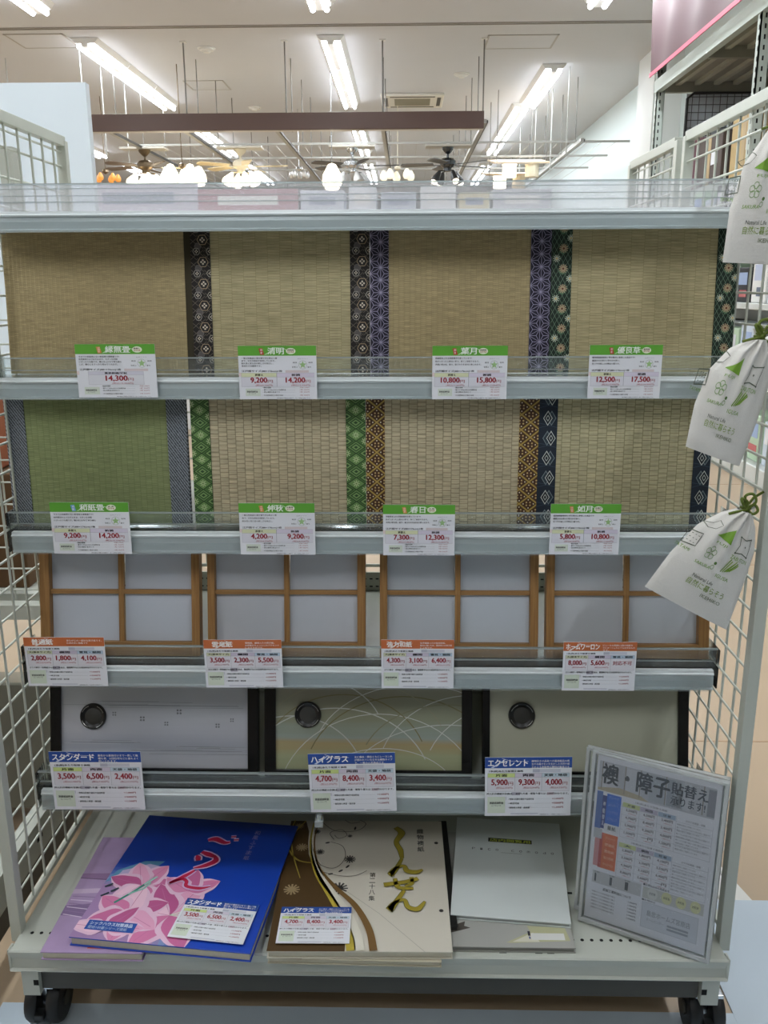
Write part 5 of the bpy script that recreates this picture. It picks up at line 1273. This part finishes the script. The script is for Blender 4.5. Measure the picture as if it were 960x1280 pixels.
for zi, z in enumerate((.10, .50, .87, 1.23)):
    y = 3.4; k = 0
    while y < 5.7:
        w_ = rnd.uniform(.17, .26); h_ = rnd.uniform(.17, .27); c = COLS[(n * 3 + zi) % 8]
        cn = {'1b1c1f': 'black', '2b2c30': 'black', 'b7d0b4': 'pale green', 'c9d5e2': 'pale blue', 'd5dbe6': 'pale blue'}.get(c, 'white')
        if zi == 3 or zi < 3:
            t = thing('household_box', '%s household goods box on the %s of the white shelf, %s along it' % (cn, POSW[zi], ['first', 'second', 'third', 'fourth', 'fifth', 'sixth', 'seventh', 'eighth', 'ninth', 'tenth', 'eleventh', 'twelfth', 'thirteenth', 'fourteenth'][k]), 'box', (1.75, y + w_ / 2, z), group='household goods on the white shelf')
            MB().box((0, -w_ / 2 + .01, 0), (.2, w_ / 2 - .01, h_), mat(c, .4)).build('carton', t, bevel=.006)
            MB().box((-.002, -w_ * .3, h_ * .5), (-.0003, w_ * .3, h_ * .85), mat(('e9ebee', '9fb3d6', 'd9dce2')[n % 3] if cn != 'white' else ('b9c4dc', '3a3d44', 'c8b0b4')[n % 3], .5)).build('printed_label', t)
            MB().box((-.002, -w_ * .3, h_ * .15), (-.0003, w_ * .1, h_ * .35), mat(('6b7688', 'c06a6a', '4a4f58')[n % 3], .5)).build('small_print', t)
        y += w_ + .01; n += 1; k += 1

# ------------------------------------------------------------------ neighbour gondola (left)
t = thing('neighbour_gondola', 'neighbouring white gondola frame seen through the left mesh panel', 'display shelf', (-1.0, 1.2, 0)); no = (-1.0, 1.2, 0)
MB().box((-.60, .94, .10), (-.575, 1.385, .155), WHITE).box((-.574, 1.19, .125), (-.5738, 1.21, .132), HOLE).build('base_rail', t, no)
MB().box((-1.45, .95, .045), (-.60, .97, .15), DARKP).box((-.598, .96, .05), (-.585, 1.385, .10), DARKP).build('kick_panel', t, no)
MB().box((-1.45, 1.385, .06), (-.575, 1.395, .30), mat('6c6c60', .6)).build('back_panel', t, no)
MB().box((-1.45, 1.375, .425), (-.60, 1.40, .45), WHITE).build('cross_shelf_edge', t, no)
for x in (-1.45, -.605): MB().box((x, 1.385, .07), (x + .02, 1.41, 1.17), WHITE).build('spine_post', t, no)
MB().box((-1.45, 1.40, .13), (-.60, 1.75, .155), mat('8d8574', .7)).build('rear_deck', t, no)
for k in range(19): MB().tube([(-1.44, 1.40, .47 + k * .0373), (-.59, 1.40, .47 + k * .0373)], .0016, STEEL, 6, False).build('wire', t, no)
for k in range(20): MB().tube([(-1.42 + k * .042, 1.404, .45), (-1.42 + k * .042, 1.404, 1.16)], .0016, STEEL, 6, False).build('wire', t, no)
caster(t, no, -.597, .985); caster(t, no, -1.42, .985); caster(t, no, -1.42, 1.70); caster(t, no, -.62, 1.70)
for i, (x0, x1, z0, z1, c, lb) in enumerate(((-1.2, -.66, .455, .66, '5e4326', 'brown cardboard box behind the left mesh, lower of two'), (-1.15, -.70, .662, .80, '9c5a3a', 'orange-brown box behind the left mesh, upper of two'))):
    b = thing('cardboard_box', lb, 'box', ((x0 + x1) / 2, 1.58, z0)); ww = (x1 - x0) / 2
    MB().box((-ww, -.13, 0), (ww, .13, z1 - z0), mat(c, .8, noise=.1, nscale=15)).build('carton_body', b, bevel=.003)
    MB().box((-ww * .15, -.131, 0), (ww * .15, -.1303, z1 - z0), mat('8a6a42', .5)).build('tape', b)
s_ = MB().box((-1.3, 1.42, .43), (-.62, 1.76, .455), WHITE).build('rear_shelf', t, no)

# ------------------------------------------------------------------ unseen gondola added behind the viewer to cut light on the lower shelves
t = thing('added_unseen_gondola', 'unseen shelving run added behind the viewer to block light from the lower shelves', 'display shelf', (0, -.85, 0)); fo = (0, -.85, 0)
MB().box((-2.6, -.9, 0), (2.2, -.86, 1.75), mat('8d8a80', .7)).build('back_panel', t, fo)
for z in (.12, .5, .88, 1.26, 1.64): MB().box((-2.6, -.88, z), (2.2, -.5, z + .03), mat('a9aaa2', .5)).build('shelf', t, fo)
for x in (-2.6, -1.0, .6, 2.17): MB().box((x, -.88, 0), (x + .03, -.5, 1.75), mat('a9aaa2', .5)).build('side_panel', t, fo)
for z in (.15, .53, .91, 1.29):
    for k in range(13): MB().box((-2.5 + k * .36, -.84, z), (-2.2 + k * .36, -.54, z + .27), mat(('6c5c4a', '4d5a66', '7a6f63', '5d4640')[(k * 3 + int(z * 10)) % 4], .6)).build('added_goods', t, fo)
